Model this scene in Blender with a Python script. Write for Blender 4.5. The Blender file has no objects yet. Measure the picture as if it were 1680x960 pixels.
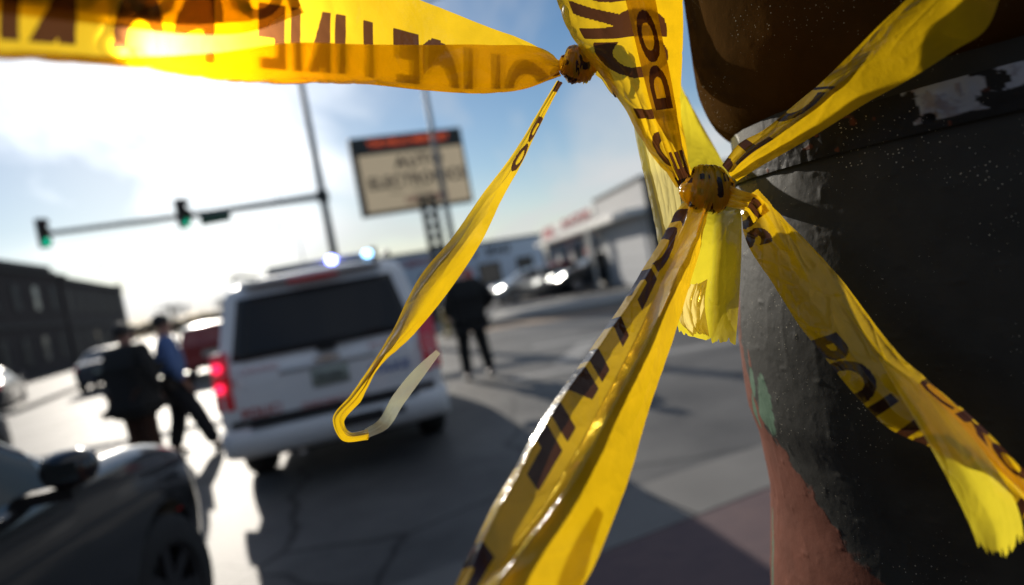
import bpy, bmesh, math, random
import numpy as np
from mathutils import Vector, Matrix

random.seed(7)
rng = np.random.RandomState(7)
C = bpy.context.scene.collection
SC = bpy.context.scene

# ------------------------------------------------------------------ camera, sky, sun, exposure
F_PX, ROLL, PITCH, EYE = 1120.0, math.radians(10.5), math.radians(2.0), 1.57
FW = np.array([0, math.cos(PITCH), -math.sin(PITCH)])
W0 = np.array([0, math.sin(PITCH), math.cos(PITCH)])
R0 = np.array([1.0, 0, 0])
UP = math.cos(ROLL) * W0 + math.sin(ROLL) * R0
RT = math.cos(ROLL) * R0 - math.sin(ROLL) * W0
EYEV = np.array([0, 0, EYE])

cam_d = bpy.data.cameras.new('camera')
cam = bpy.data.objects.new('camera', cam_d)
C.objects.link(cam)
cam.matrix_world = Matrix(((RT[0], UP[0], -FW[0], 0), (RT[1], UP[1], -FW[1], 0), (RT[2], UP[2], -FW[2], EYE), (0, 0, 0, 1)))
cam_d.sensor_width = 36
cam_d.lens = 24
cam_d.clip_start = 0.02
cam_d.clip_end = 3000
cam_d.dof.use_dof = True
cam_d.dof.focus_distance = 0.63
cam_d.dof.aperture_fstop = 2.5
cam_d.dof.aperture_blades = 0
SC.camera = cam

SUN_AZ, SUN_EL = math.radians(-25.2), math.radians(19.8)
world = bpy.data.worlds.new('World')
SC.world = world
world.use_nodes = True
nt = world.node_tree
nt.nodes.clear()
N = nt.nodes.new
L = nt.links.new
out = N('ShaderNodeOutputWorld')
bg = N('ShaderNodeBackground')
sky = N('ShaderNodeTexSky')
sky.sky_type = 'NISHITA'
sky.sun_disc = False
sky.sun_elevation = SUN_EL
sky.sun_rotation = SUN_AZ
sky.air_density = 1.0
sky.dust_density = 0.25
sky.ozone_density = 2.5
SKY_STRENGTH = 0.07
bg.inputs['Strength'].default_value = SKY_STRENGTH
geo = N('ShaderNodeTexCoord')
nrm = N('ShaderNodeVectorMath'); nrm.operation = 'NORMALIZE'
L(geo.outputs['Generated'], nrm.inputs[0])
# thin cirrus: brighter towards the sun, as thin ice cloud really is
dotn = N('ShaderNodeVectorMath'); dotn.operation = 'DOT_PRODUCT'
L(nrm.outputs[0], dotn.inputs[0])
sv = (math.sin(SUN_AZ) * math.cos(SUN_EL), math.cos(SUN_AZ) * math.cos(SUN_EL), math.sin(SUN_EL))
dotn.inputs[1].default_value = sv
sep = N('ShaderNodeSeparateXYZ'); L(nrm.outputs[0], sep.inputs[0])
zc = N('ShaderNodeMath'); zc.operation = 'ADD'; L(sep.outputs[2], zc.inputs[0]); zc.inputs[1].default_value = 0.16
dv = N('ShaderNodeVectorMath'); dv.operation = 'DIVIDE'
cmb = N('ShaderNodeCombineXYZ')
for i in range(3): L(zc.outputs[0], cmb.inputs[i])
L(nrm.outputs[0], dv.inputs[0]); L(cmb.outputs[0], dv.inputs[1])
mp = N('ShaderNodeMapping'); mp.inputs['Scale'].default_value = (0.75, 0.30, 1.0)
mp.inputs['Rotation'].default_value = (0, 0, math.radians(52)); mp.inputs['Location'].default_value = (3.1, 2.2, 0)
L(dv.outputs[0], mp.inputs[0])
n1 = N('ShaderNodeTexNoise'); n1.inputs['Scale'].default_value = 1.5; n1.inputs['Detail'].default_value = 7; n1.inputs['Roughness'].default_value = 0.52
n1.inputs['Distortion'].default_value = 0.5
L(mp.outputs[0], n1.inputs['Vector'])
cr = N('ShaderNodeMapRange'); cr.inputs['From Min'].default_value = 0.47; cr.inputs['From Max'].default_value = 0.74
L(n1.outputs['Fac'], cr.inputs['Value'])
hz = N('ShaderNodeMapRange'); hz.inputs['From Min'].default_value = 0.15; hz.inputs['From Max'].default_value = 0.0; hz.inputs['To Max'].default_value = 0.75
L(sep.outputs[2], hz.inputs['Value'])
ad = N('ShaderNodeMath'); ad.operation = 'ADD'; ad.use_clamp = True
L(cr.outputs[0], ad.inputs[0]); L(hz.outputs[0], ad.inputs[1])
sc8 = N('ShaderNodeMath'); sc8.operation = 'MULTIPLY'; sc8.inputs[1].default_value = 0.9; L(ad.outputs[0], sc8.inputs[0])
glow = N('ShaderNodeMapRange'); glow.inputs['From Min'].default_value = 0.92; glow.inputs['From Max'].default_value = 1.0
L(dotn.outputs['Value'], glow.inputs['Value'])
gp = N('ShaderNodeMath'); gp.operation = 'POWER'; L(glow.outputs[0], gp.inputs[0]); gp.inputs[1].default_value = 2.2
gm = N('ShaderNodeMath'); gm.operation = 'MULTIPLY_ADD'; L(gp.outputs[0], gm.inputs[0]); gm.inputs[1].default_value = 30.0; gm.inputs[2].default_value = 8.5
cc = N('ShaderNodeVectorMath'); cc.operation = 'SCALE'; cc.inputs[0].default_value = (0.97, 0.985, 1.0); L(gm.outputs[0], cc.inputs['Scale'])
mx = N('ShaderNodeMixRGB'); hs = N('ShaderNodeHueSaturation'); hs.inputs['Saturation'].default_value = 1.18; L(sky.outputs[0], hs.inputs['Color'])
L(sc8.outputs[0], mx.inputs['Fac']); L(hs.outputs[0], mx.inputs[1]); L(cc.outputs[0], mx.inputs[2])
L(mx.outputs[0], bg.inputs['Color'])
L(bg.outputs[0], out.inputs['Surface'])

sun_d = bpy.data.lights.new('sun', 'SUN')
sun_d.energy = 4.5
sun_d.angle = math.radians(0.53)
sun_d.color = (1.0, 0.92, 0.80)
sun = bpy.data.objects.new('sun', sun_d)
C.objects.link(sun)
sun.rotation_euler = Vector(sv).to_track_quat('Z', 'Y').to_euler()
sun.location = (-8, 17, 12)

SC.view_settings.view_transform = 'Standard'
SC.view_settings.look = 'None'
SC.view_settings.gamma = 1
SC.view_settings.exposure = 0.25
SC.cycles.use_denoising = True
SC.cycles.max_bounces = 10
SC.cycles.transparent_max_bounces = 16
SC.cycles.caustics_reflective = False
SC.cycles.caustics_refractive = False
SC.cycles.sample_clamp_indirect = 6

# ------------------------------------------------------------------ helpers
def P(px, py, d):
    """a point of the place at depth d metres, measured from the photograph"""
    return EYEV + d * (FW + RT * (px - 840) / F_PX - UP * (py - 480) / F_PX)

def proj(p):
    v = p - EYEV
    f = v @ FW
    return 840 + F_PX * (v @ RT) / f, 480 - F_PX * (v @ UP) / f

def setp(o, label=None, cat=None, group=None, kind=None):
    if label: o['label'] = label
    if cat: o['category'] = cat
    if group: o['group'] = group
    if kind: o['kind'] = kind
    return o

def empty(name, label, cat, loc=(0, 0, 0), rz=0.0, group=None):
    o = bpy.data.objects.new(name, None)
    C.objects.link(o)
    o.location = loc
    o.rotation_euler = (0, 0, rz)
    o.empty_display_size = 0.2
    return setp(o, label, cat, group)

def link(name, me, mat=None, parent=None, smooth=False):
    o = bpy.data.objects.new(name, me)
    C.objects.link(o)
    if mat is not None and not me.materials:
        me.materials.append(mat)
    if parent is not None: o.parent = parent
    if smooth:
        me.polygons.foreach_set('use_smooth', [True] * len(me.polygons))
    return o

def mesh_from(name, verts, faces, mat=None, parent=None, smooth=False):
    me = bpy.data.meshes.new(name)
    me.from_pydata([tuple(v) for v in verts], [], faces)
    me.update()
    return link(name, me, mat, parent, smooth)

class MB:
    def __init__(s): s.v = []; s.f = []
    def box(s, x0, x1, y0, y1, z0, z1, M=None):
        b = len(s.v)
        pts = [(x, y, z) for z in (z0, z1) for y in (y0, y1) for x in (x0, x1)]
        if M is not None: pts = [tuple(M @ Vector(p)) for p in pts]
        s.v += pts
        s.f += [tuple(b + i for i in q) for q in ((0, 2, 3, 1), (4, 5, 7, 6), (0, 1, 5, 4), (2, 6, 7, 3), (0, 4, 6, 2), (1, 3, 7, 5))]
        return s
    def tube(s, pts, radii, n=10, cap=True):
        pts = [Vector(p) for p in pts]
        if not hasattr(radii, '__len__'): radii = [radii] * len(pts)
        b = len(s.v)
        prev = None
        for i, p in enumerate(pts):
            t = (pts[min(i + 1, len(pts) - 1)] - pts[max(i - 1, 0)]).normalized()
            if prev is None:
                a = t.orthogonal().normalized()
            else:
                a = (prev - t * prev.dot(t)).normalized()
            prev = a
            c = t.cross(a)
            for k in range(n):
                an = 2 * math.pi * k / n
                s.v.append(tuple(p + (a * math.cos(an) + c * math.sin(an)) * radii[i]))
        for i in range(len(pts) - 1):
            for k in range(n):
                k2 = (k + 1) % n
                s.f.append((b + i * n + k, b + i * n + k2, b + (i + 1) * n + k2, b + (i + 1) * n + k))
        if cap:
            s.f.append(tuple(b + k for k in range(n))[::-1])
            s.f.append(tuple(b + (len(pts) - 1) * n + k for k in range(n)))
        return s
    def ellip(s, c, r, nu=16, nv=10):
        b = len(s.v)
        for j in range(nv + 1):
            th = math.pi * j / nv
            for i in range(nu):
                ph = 2 * math.pi * i / nu
                s.v.append((c[0] + r[0] * math.sin(th) * math.cos(ph), c[1] + r[1] * math.sin(th) * math.sin(ph), c[2] + r[2] * math.cos(th)))
        for j in range(nv):
            for i in range(nu):
                i2 = (i + 1) % nu
                s.f.append((b + j * nu + i, b + (j + 1) * nu + i, b + (j + 1) * nu + i2, b + j * nu + i2))
        return s
    def disc_x(s, x0, x1, cy, cz, r, n=28, r1=None):
        """a short cylinder whose axis is x"""
        return s.tube([(x0, cy, cz), (x1, cy, cz)], [r, r if r1 is None else r1], n)
    def build(s, name, mat, parent=None, smooth=False, bevel=0.0):
        o = mesh_from(name, s.v, s.f, mat, parent, smooth)
        if bevel:
            m = o.modifiers.new('bevel', 'BEVEL'); m.width = bevel; m.segments = 2; m.limit_method = 'ANGLE'
        return o

def pchip(t, y, tt):
    """monotone interpolation of y(t) (y may be n x k) at tt"""
    t = np.asarray(t, float); y = np.asarray(y, float); tt = np.asarray(tt, float)
    if y.ndim == 1: return pchip(t, y[:, None], tt)[:, 0]
    if len(t) == 2:
        w = ((tt - t[0]) / (t[1] - t[0]))[:, None]
        return y[0] * (1 - w) + y[1] * w
    h = np.diff(t)[:, None]; dl = np.diff(y, axis=0) / h
    m = np.zeros_like(y)
    s = (np.sign(dl[:-1]) * np.sign(dl[1:])) > 0
    w1 = 2 * h[1:] + h[:-1]; w2 = h[1:] + 2 * h[:-1]
    with np.errstate(divide='ignore', invalid='ignore'):
        hm = (w1 + w2) / (w1 / dl[:-1] + w2 / dl[1:])
    m[1:-1] = np.where(s, np.nan_to_num(hm), 0)
    m[0] = dl[0]; m[-1] = dl[-1]
    i = np.clip(np.searchsorted(t, tt, side='right') - 1, 0, len(t) - 2)
    hh = (t[i + 1] - t[i])[:, None]; x = ((tt - t[i]) / (t[i + 1] - t[i]))[:, None]
    return ((1 + 2 * x) * (1 - x) ** 2 * y[i] + x * (1 - x) ** 2 * hh * m[i] + x * x * (3 - 2 * x) * y[i + 1] + x * x * (x - 1) * hh * m[i + 1])

def catmull(t, y, tt):
    t = np.asarray(t, float); y = np.asarray(y, float); tt = np.asarray(tt, float)
    if len(t) == 2: return pchip(t, y, tt)
    m = np.gradient(y, t, axis=0)
    i = np.clip(np.searchsorted(t, tt, side='right') - 1, 0, len(t) - 2)
    hh = (t[i + 1] - t[i])[:, None]; x = ((tt - t[i]) / (t[i + 1] - t[i]))[:, None]
    return ((1 + 2 * x) * (1 - x) ** 2 * y[i] + x * (1 - x) ** 2 * hh * m[i] + x * x * (3 - 2 * x) * y[i + 1] + x * x * (x - 1) * hh * m[i + 1])

_lat = np.random.RandomState(3).rand(64, 64)
def vnoise(u, v, seed=0):
    u = u + seed * 7.31; v = v + seed * 3.17
    iu = np.floor(u).astype(int); iv = np.floor(v).astype(int)
    fu = u - iu; fv = v - iv
    fu = fu * fu * (3 - 2 * fu); fv = fv * fv * (3 - 2 * fv)
    g = lambda a, b: _lat[a % 64, b % 64]
    return (g(iu, iv) * (1 - fu) + g(iu + 1, iv) * fu) * (1 - fv) + (g(iu, iv + 1) * (1 - fu) + g(iu + 1, iv + 1) * fu) * fv

def fbm(u, v, seed=0, o=4):
    r = 0; a = 0.5; s = 0
    for k in range(o):
        r = r + a * vnoise(u * 2 ** k, v * 2 ** k, seed + k); s += a; a *= 0.5
    return r / s

def ridge(u, v, seed=0):
    return 1 - np.abs(2 * vnoise(u, v, seed) - 1)

def text_mesh(txt, size=1.0, extrude=0.0, align='CENTER', spacing=1.0, shear=0.0, bold=0.0):
    cu = bpy.data.curves.new('lettering', 'FONT')
    cu.body = txt; cu.size = size; cu.extrude = extrude; cu.align_x = align; cu.align_y = 'CENTER'
    cu.space_character = spacing; cu.offset = bold; cu.resolution_u = 4; cu.shear = shear
    o = bpy.data.objects.new('lettering', cu)
    C.objects.link(o)
    dg = bpy.context.evaluated_depsgraph_get()
    dg.update()
    me = bpy.data.meshes.new_from_object(o.evaluated_get(dg))
    bpy.data.objects.remove(o)
    bpy.data.curves.remove(cu)
    return me

def lettering(txt, size, mat, parent, M, extrude=0.01, sx=1.0, bold=0.0, spacing=1.0, name='lettering'):
    me = text_mesh(txt, size, extrude, bold=bold, spacing=spacing)
    me.transform(M @ Matrix.Diagonal((sx, 1, 1, 1)))
    me.materials.clear()
    return link(name, me, mat, parent)

# ------------------------------------------------------------------ materials
def new_mat(name):
    m = bpy.data.materials.new(name); m.use_nodes = True
    return m, m.node_tree, m.node_tree.nodes['Principled BSDF']

def simple(name, col, rough=0.5, metal=0.0, spec=0.5, noise=0.0, nscale=8.0, bump=0.0, coat=0.0, emit=None, estr=0.0):
    m, t, b = new_mat(name)
    b.inputs['Base Color'].default_value = (*col, 1)
    b.inputs['Roughness'].default_value = rough
    b.inputs['Metallic'].default_value = metal
    b.inputs['Specular IOR Level'].default_value = spec
    if coat: b.inputs['Coat Weight'].default_value = coat; b.inputs['Coat Roughness'].default_value = 0.04
    if emit: b.inputs['Emission Color'].default_value = (*emit, 1); b.inputs['Emission Strength'].default_value = estr
    if noise or bump:
        tc = t.nodes.new('ShaderNodeTexCoord'); nz = t.nodes.new('ShaderNodeTexNoise')
        nz.inputs['Scale'].default_value = nscale; nz.inputs['Detail'].default_value = 6
        t.links.new(tc.outputs['Object'], nz.inputs['Vector'])
        if noise:
            mr = t.nodes.new('ShaderNodeMapRange'); mr.inputs['To Min'].default_value = 1 - noise; mr.inputs['To Max'].default_value = 1 + noise
            t.links.new(nz.outputs['Fac'], mr.inputs['Value'])
            vm = t.nodes.new('ShaderNodeVectorMath'); vm.operation = 'SCALE'; vm.inputs[0].default_value = col
            t.links.new(mr.outputs[0], vm.inputs['Scale']); t.links.new(vm.outputs[0], b.inputs['Base Color'])
        if bump:
            bp = t.nodes.new('ShaderNodeBump'); bp.inputs['Strength'].default_value = bump; bp.inputs['Distance'].default_value = 0.02
            t.links.new(nz.outputs['Fac'], bp.inputs['Height']); t.links.new(bp.outputs[0], b.inputs['Normal'])
    return m

def tape_mat(name, ycol, tcol, clear=0.10):
    """thin printed polyethylene: part diffuse, part translucent, glossy skin; the ink is in a mesh attribute"""
    m = bpy.data.materials.new(name); m.use_nodes = True
    t = m.node_tree; t.nodes.clear(); n = t.nodes.new; l = t.links.new
    o = n('ShaderNodeOutputMaterial')
    at = n('ShaderNodeAttribute'); at.attribute_name = 'ink'
    rp = n('ShaderNodeMapRange'); rp.inputs['From Min'].default_value = 0.35; rp.inputs['From Max'].default_value = 0.65
    l(at.outputs['Fac'], rp.inputs['Value'])
    tc = n('ShaderNodeTexCoord'); nz = n('ShaderNodeTexNoise'); nz.inputs['Scale'].default_value = 45; nz.inputs['Detail'].default_value = 5
    l(tc.outputs['Object'], nz.inputs['Vector'])
    vr = n('ShaderNodeMapRange'); vr.inputs['To Min'].default_value = 0.8; vr.inputs['To Max'].default_value = 1.15; l(nz.outputs['Fac'], vr.inputs['Value'])
    def col(a, b_):
        sc_ = n('ShaderNodeVectorMath'); sc_.operation = 'SCALE'; sc_.inputs[0].default_value = a; l(vr.outputs[0], sc_.inputs['Scale'])
        mxx = n('ShaderNodeMixRGB'); l(rp.outputs[0], mxx.inputs['Fac']); l(sc_.outputs[0], mxx.inputs[1]); mxx.inputs[2].default_value = (*b_, 1)
        return mxx.outputs[0]
    df = n('ShaderNodeBsdfDiffuse'); l(col(ycol, (0.02, 0.018, 0.015)), df.inputs['Color'])
    tr = n('ShaderNodeBsdfTranslucent'); l(col(tcol, (0.10, 0.035, 0.012)), tr.inputs['Color'])
    tp = n('ShaderNodeBsdfTransparent'); l(col((1.0, 0.80, 0.12), (0.12, 0.06, 0.03)), tp.inputs['Color'])
    gl = n('ShaderNodeBsdfGlossy'); gl.inputs['Roughness'].default_value = 0.16
    bp = n('ShaderNodeBump'); bp.inputs['Strength'].default_value = 0.25; bp.inputs['Distance'].default_value = 0.002
    nz2 = n('ShaderNodeTexNoise'); nz2.inputs['Scale'].default_value = 160; nz2.inputs['Detail'].default_value = 3; l(tc.outputs['Object'], nz2.inputs['Vector'])
    l(nz2.outputs['Fac'], bp.inputs['Height'])
    for s in (df, tr, gl): l(bp.outputs[0], s.inputs['Normal'])
    m0 = n('ShaderNodeMixShader'); m0.inputs[0].default_value = 0.62; l(df.outputs[0], m0.inputs[1]); l(tr.outputs[0], m0.inputs[2])
    rf = n('ShaderNodeBsdfRefraction'); rf.inputs['IOR'].default_value = 1.16; rf.inputs['Roughness'].default_value = 0.85; l(col((1.0, 0.55, 0.02), (0.16, 0.06, 0.02)), rf.inputs['Color'])
    m1 = n('ShaderNodeMixShader'); m1.inputs[0].default_value = 0.14; l(m0.outputs[0], m1.inputs[1]); l(rf.outputs[0], m1.inputs[2])
    m2 = n('ShaderNodeMixShader'); m2.inputs[0].default_value = clear; l(m1.outputs[0], m2.inputs[1]); l(tp.outputs[0], m2.inputs[2])
    gb = n('ShaderNodeNewGeometry')
    def two_sided(ior, sock):   # a film has air on both sides
        q = n('ShaderNodeMapRange'); q.inputs['To Min'].default_value = ior; q.inputs['To Max'].default_value = 1 / ior
        l(gb.outputs['Backfacing'], q.inputs['Value']); l(q.outputs[0], sock)
    fr = n('ShaderNodeFresnel'); two_sided(1.5, fr.inputs['IOR']); l(bp.outputs[0], fr.inputs['Normal'])
    two_sided(1.09, rf.inputs['IOR'])
    m3 = n('ShaderNodeMixShader'); l(fr.outputs[0], m3.inputs[0]); l(m2.outputs[0], m3.inputs[1]); l(gl.outputs[0], m3.inputs[2])
    l(m3.outputs[0], o.inputs['Surface'])
    return m

M_TAPE = tape_mat('yellow_tape_film', (0.90, 0.62, 0.012), (0.95, 0.60, 0.008), 0.10)
M_TAPE_SUNLIT = tape_mat('sunlit_tape_film', (0.96, 0.80, 0.06), (0.99, 0.82, 0.04), 0.04)  # same tape in a brighter yellow, standing in for sun shining through it
M_TAPE_WASHED = tape_mat('washed_out_tape_film', (0.90, 0.74, 0.22), (0.98, 0.86, 0.34), 0.22)
M_TAPE_PALE = tape_mat('pale_tape_film', (0.55, 0.58, 0.42), (0.60, 0.62, 0.50), 0.5)

def asphalt():
    m, t, b = new_mat('asphalt'); n = t.nodes.new; l = t.links.new
    tc = n('ShaderNodeTexCoord')
    a = n('ShaderNodeTexNoise'); a.inputs['Scale'].default_value = 0.55; a.inputs['Detail'].default_value = 8; a.inputs['Roughness'].default_value = 0.65
    g = n('ShaderNodeTexNoise'); g.inputs['Scale'].default_value = 70; g.inputs['Detail'].default_value = 4
    v = n('ShaderNodeTexVoronoi'); v.feature = 'DISTANCE_TO_EDGE'; v.inputs['Scale'].default_value = 0.35
    wob = n('ShaderNodeMixRGB'); wob.blend_type = 'ADD'; wob.inputs[0].default_value = 0.35
    l(tc.outputs['Object'], a.inputs['Vector']); l(tc.outputs['Object'], g.inputs['Vector'])
    nz = n('ShaderNodeTexNoise'); nz.inputs['Scale'].default_value = 1.5; nz.inputs['Detail'].default_value = 5; l(tc.outputs['Object'], nz.inputs['Vector'])
    l(tc.outputs['Object'], wob.inputs[1]); l(nz.outputs['Color'], wob.inputs[2]); l(wob.outputs[0], v.inputs['Vector'])
    r = n('ShaderNodeValToRGB'); r.color_ramp.elements[0].position = 0.36; r.color_ramp.elements[0].color = (0.075, 0.073, 0.072, 1)
    r.color_ramp.elements[1].position = 0.64; r.color_ramp.elements[1].color = (0.15, 0.145, 0.138, 1)
    l(a.outputs['Fac'], r.inputs[0])
    ck = n('ShaderNodeMapRange'); ck.inputs['From Max'].default_value = 0.012; ck.inputs['To Min'].default_value = 0.35; l(v.outputs['Distance'], ck.inputs['Value'])
    gr = n('ShaderNodeMapRange'); gr.inputs['To Min'].default_value = 0.7; gr.inputs['To Max'].default_value = 1.3; l(g.outputs['Fac'], gr.inputs['Value'])
    mu = n('ShaderNodeMath'); mu.operation = 'MULTIPLY'; l(ck.outputs[0], mu.inputs[0]); l(gr.outputs[0], mu.inputs[1])
    sc_ = n('ShaderNodeVectorMath'); sc_.operation = 'SCALE'; l(r.outputs[0], sc_.inputs[0]); l(mu.outputs[0], sc_.inputs['Scale'])
    l(sc_.outputs[0], b.inputs['Base Color'])
    b.inputs['Roughness'].default_value = 0.60
    b.inputs['Specular IOR Level'].default_value = 0.17
    bp = n('ShaderNodeBump'); bp.inputs['Strength'].default_value = 0.5; bp.inputs['Distance'].default_value = 0.006
    l(g.outputs['Fac'], bp.inputs['Height']); l(bp.outputs[0], b.inputs['Normal'])
    return m
M_ASPHALT = asphalt()
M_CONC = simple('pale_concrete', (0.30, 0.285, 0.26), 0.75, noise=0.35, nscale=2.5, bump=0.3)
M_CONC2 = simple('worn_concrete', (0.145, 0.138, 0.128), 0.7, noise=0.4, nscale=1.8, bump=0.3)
M_PAINTLINE = simple('worn_road_paint', (0.25, 0.24, 0.225), 0.6, noise=0.5, nscale=3.0)

def brick_paving():
    m, t, b = new_mat('purple_brick_paving'); n = t.nodes.new; l = t.links.new
    tc = n('ShaderNodeTexCoord'); br = n('ShaderNodeTexBrick'); br.inputs['Scale'].default_value = 5
    br.inputs['Color1'].default_value = (0.085, 0.045, 0.05, 1); br.inputs['Color2'].default_value = (0.11, 0.06, 0.06, 1); br.inputs['Mortar'].default_value = (0.07, 0.055, 0.055, 1)
    br.inputs['Mortar Size'].default_value = 0.01
    l(tc.outputs['Object'], br.inputs['Vector']); l(br.outputs['Color'], b.inputs['Base Color'])
    b.inputs['Roughness'].default_value = 0.7
    return m
M_PAVING = brick_paving()

M_WHITE = simple('white_car_paint', (0.88, 0.88, 0.88), 0.35, coat=0.8)
M_WHITE2 = simple('white_plastic', (0.78, 0.79, 0.80), 0.5)
M_BLACKPAINT = simple('black_car_paint', (0.010, 0.011, 0.013), 0.28, coat=1.0)
M_GLASSDK = simple('tinted_glass', (0.034, 0.033, 0.033), 0.06, spec=0.25)
M_GLASSMID = simple('car_glass', (0.03, 0.04, 0.042), 0.05, spec=0.8)
M_TYRE = simple('tyre_rubber', (0.018, 0.018, 0.018), 0.8, noise=0.3)
M_RIM = simple('alloy_rim', (0.42, 0.42, 0.44), 0.3, metal=1.0)
M_DARKPL = simple('black_plastic', (0.02, 0.02, 0.021), 0.5)
M_CHROME = simple('chrome', (0.8, 0.8, 0.82), 0.12, metal=1.0)
M_TAILRED = simple('red_tail_lens', (0.85, 0.02, 0.04), 0.12, coat=1.0)
M_TAILLIT = simple('lit_red_lamp', (0.6, 0.02, 0.04), 0.3, emit=(1.0, 0.02, 0.09), estr=2.0)
M_BLUELIT = simple('lit_blue_lamp', (0.3, 0.3, 0.9), 0.3, emit=(0.22, 0.26, 1.0), estr=14.0)
M_CYANLIT = simple('lit_pale_blue_lamp', (0.3, 0.5, 0.9), 0.3, emit=(0.30, 0.62, 1.0), estr=6.0)
M_GLINTLAMP = simple('sun_glint_headlamp', (0.9, 0.9, 0.85), 0.2, emit=(1.0, 0.97, 0.88), estr=30.0)  # glowing headlamps that stand in for sun glints on the cars
M_HEADLENS = simple('headlamp_lens', (0.30, 0.31, 0.32), 0.08, metal=0.6, coat=1.0)
M_SILVER = simple('silver_car_paint', (0.42, 0.42, 0.42), 0.3, metal=0.6, coat=1.0)
M_GREYCAR = simple('dark_blue_car_paint', (0.03, 0.034, 0.045), 0.35, coat=.4)
M_RIMDK = simple('dark_rim', (.05, .05, .055), .45, metal=.6)
M_REDCAR = simple('dark_red_car_paint', (0.22, 0.012, 0.015), 0.3, coat=1.0)
M_PLATE = simple('number_plate', (0.34, 0.38, 0.33), 0.5)
M_TXTRED = simple('red_decal', (0.50, 0.10, 0.09), 0.5)
M_TXTBLUE = simple('blue_decal', (0.10, 0.18, 0.42), 0.5)
M_SKIN = simple('skin', (0.42, 0.22, 0.16), 0.5, noise=0.1)
M_SKIN2 = simple('pale_pink_skin', (0.72, 0.42, 0.36), 0.5, noise=0.1)
M_HAIR = simple('dark_hair', (0.012, 0.010, 0.009), 0.6)
M_BLACKCLOTH = simple('black_cloth', (0.012, 0.012, 0.012), 0.85, noise=0.3, nscale=12, bump=0.3)
M_COATCLOTH = simple('charcoal_wool', (0.013, 0.014, 0.015), 0.9, noise=0.3, nscale=10, bump=0.3)
M_BROWNCLOTH = simple('brown_cloth', (0.055, 0.026, 0.016), 0.9, noise=0.3)
M_BLUESHIRT = simple('blue_shirt_cloth', (0.09, 0.16, 0.36), 0.8, noise=0.2, nscale=9, bump=0.2)
M_NAVY = simple('navy_cloth', (0.012, 0.014, 0.02), 0.85)
M_SHOE = simple('black_leather', (0.01, 0.01, 0.01), 0.35)
M_EYE = simple('eye', (0.5, 0.5, 0.5), 0.1)
M_STEEL = simple('galvanised_steel', (0.16, 0.17, 0.18), 0.55, metal=0.3, noise=0.2)
M_SIGBLACK = simple('signal_housing', (0.018, 0.022, 0.02), 0.5)
M_GREENLIT = simple('lit_green_lens', (0.02, 0.4, 0.25), 0.3, emit=(0.0, 0.55, 0.30), estr=1.1)
M_LENSRED = simple('unlit_red_lens', (0.10, 0.01, 0.01), 0.3)
M_LENSAMB = simple('unlit_amber_lens', (0.12, 0.06, 0.01), 0.3)
M_NAMEGREEN = simple('green_street_sign', (0.02, 0.09, 0.05), 0.5)
M_CREAM = simple('cream_sign_face', (0.42, 0.33, 0.21), 0.6, noise=0.08, nscale=2, emit=(0.9, 0.72, 0.48), estr=0.22)  # small emission added to make the face look brighter
M_SIGNFRAME = simple('dark_sign_cabinet', (0.025, 0.025, 0.028), 0.5)
M_LED = simple('red_led', (0.4, 0.05, 0.02), 0.5, emit=(1.0, 0.13, 0.03), estr=0.32)
M_TXTDK = simple('dark_lettering', (0.015, 0.01, 0.015), 0.6)
M_TXTMAR = simple('maroon_lettering', (0.30, 0.02, 0.04), 0.6)
M_BLUEWALL = simple('blue_grey_stucco', (0.52, 0.62, 0.74), 0.8, noise=0.15, nscale=0.8)
M_WHITEWALL = simple('pale_stucco', (0.48, 0.48, 0.48), 0.8, noise=0.12, nscale=0.8)
M_WALLTRIM = simple('white_fascia', (0.72, 0.70, 0.66), 0.5, noise=0.15, nscale=3)
M_TAN = simple('tan_fascia', (0.55, 0.45, 0.38), 0.7)
M_GREYPANEL = simple('grey_shutter', (0.42, 0.43, 0.45), 0.6)
M_DARKROOM = simple('dark_shopfront_glass', (0.03, 0.035, 0.04), 0.15)
M_ROOF = simple('roof_felt', (0.05, 0.05, 0.05), 0.9)
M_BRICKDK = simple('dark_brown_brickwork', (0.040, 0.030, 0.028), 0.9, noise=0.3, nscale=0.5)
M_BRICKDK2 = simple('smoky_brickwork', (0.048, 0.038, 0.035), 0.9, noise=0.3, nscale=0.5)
M_WINDARK = simple('dim_window_pane', (0.018, 0.018, 0.02), 0.5, spec=0.2)
M_WINPALE = simple('pale_window_pane', (0.05, 0.06, 0.065), 0.2)
M_STONE = simple('stone_trim', (0.05, 0.045, 0.042), 0.8)
M_BARK = simple('bark', (0.05, 0.04, 0.033), 0.9)
M_TWIG = simple('bare_twigs', (0.05, 0.042, 0.036), 0.9)
M_YELLOW = simple('faded_yellow_paint', (0.40, 0.28, 0.07), 0.6, noise=0.2)

# ------------------------------------------------------------------ the setting: road, kerbs, pavements
def sheet(name, pts, z, mat, parent=None, thick=0.0):
    vs = [(x, y, z) for x, y in pts]
    if thick:
        n = len(pts)
        vs += [(x, y, z - thick) for x, y in pts]
        fs = [tuple(range(n)), tuple(range(2 * n - 1, n - 1, -1))] + [(i, i + n, (i + 1) % n + n, (i + 1) % n) for i in range(n)]
    else:
        fs = [tuple(range(len(pts)))]
    return mesh_from(name, vs, fs, mat, parent)

setp(sheet('road', [(-1500, -300), (1500, -300), (1500, 2500), (-1500, 2500)], 0.0, M_ASPHALT), kind='structure')
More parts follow.
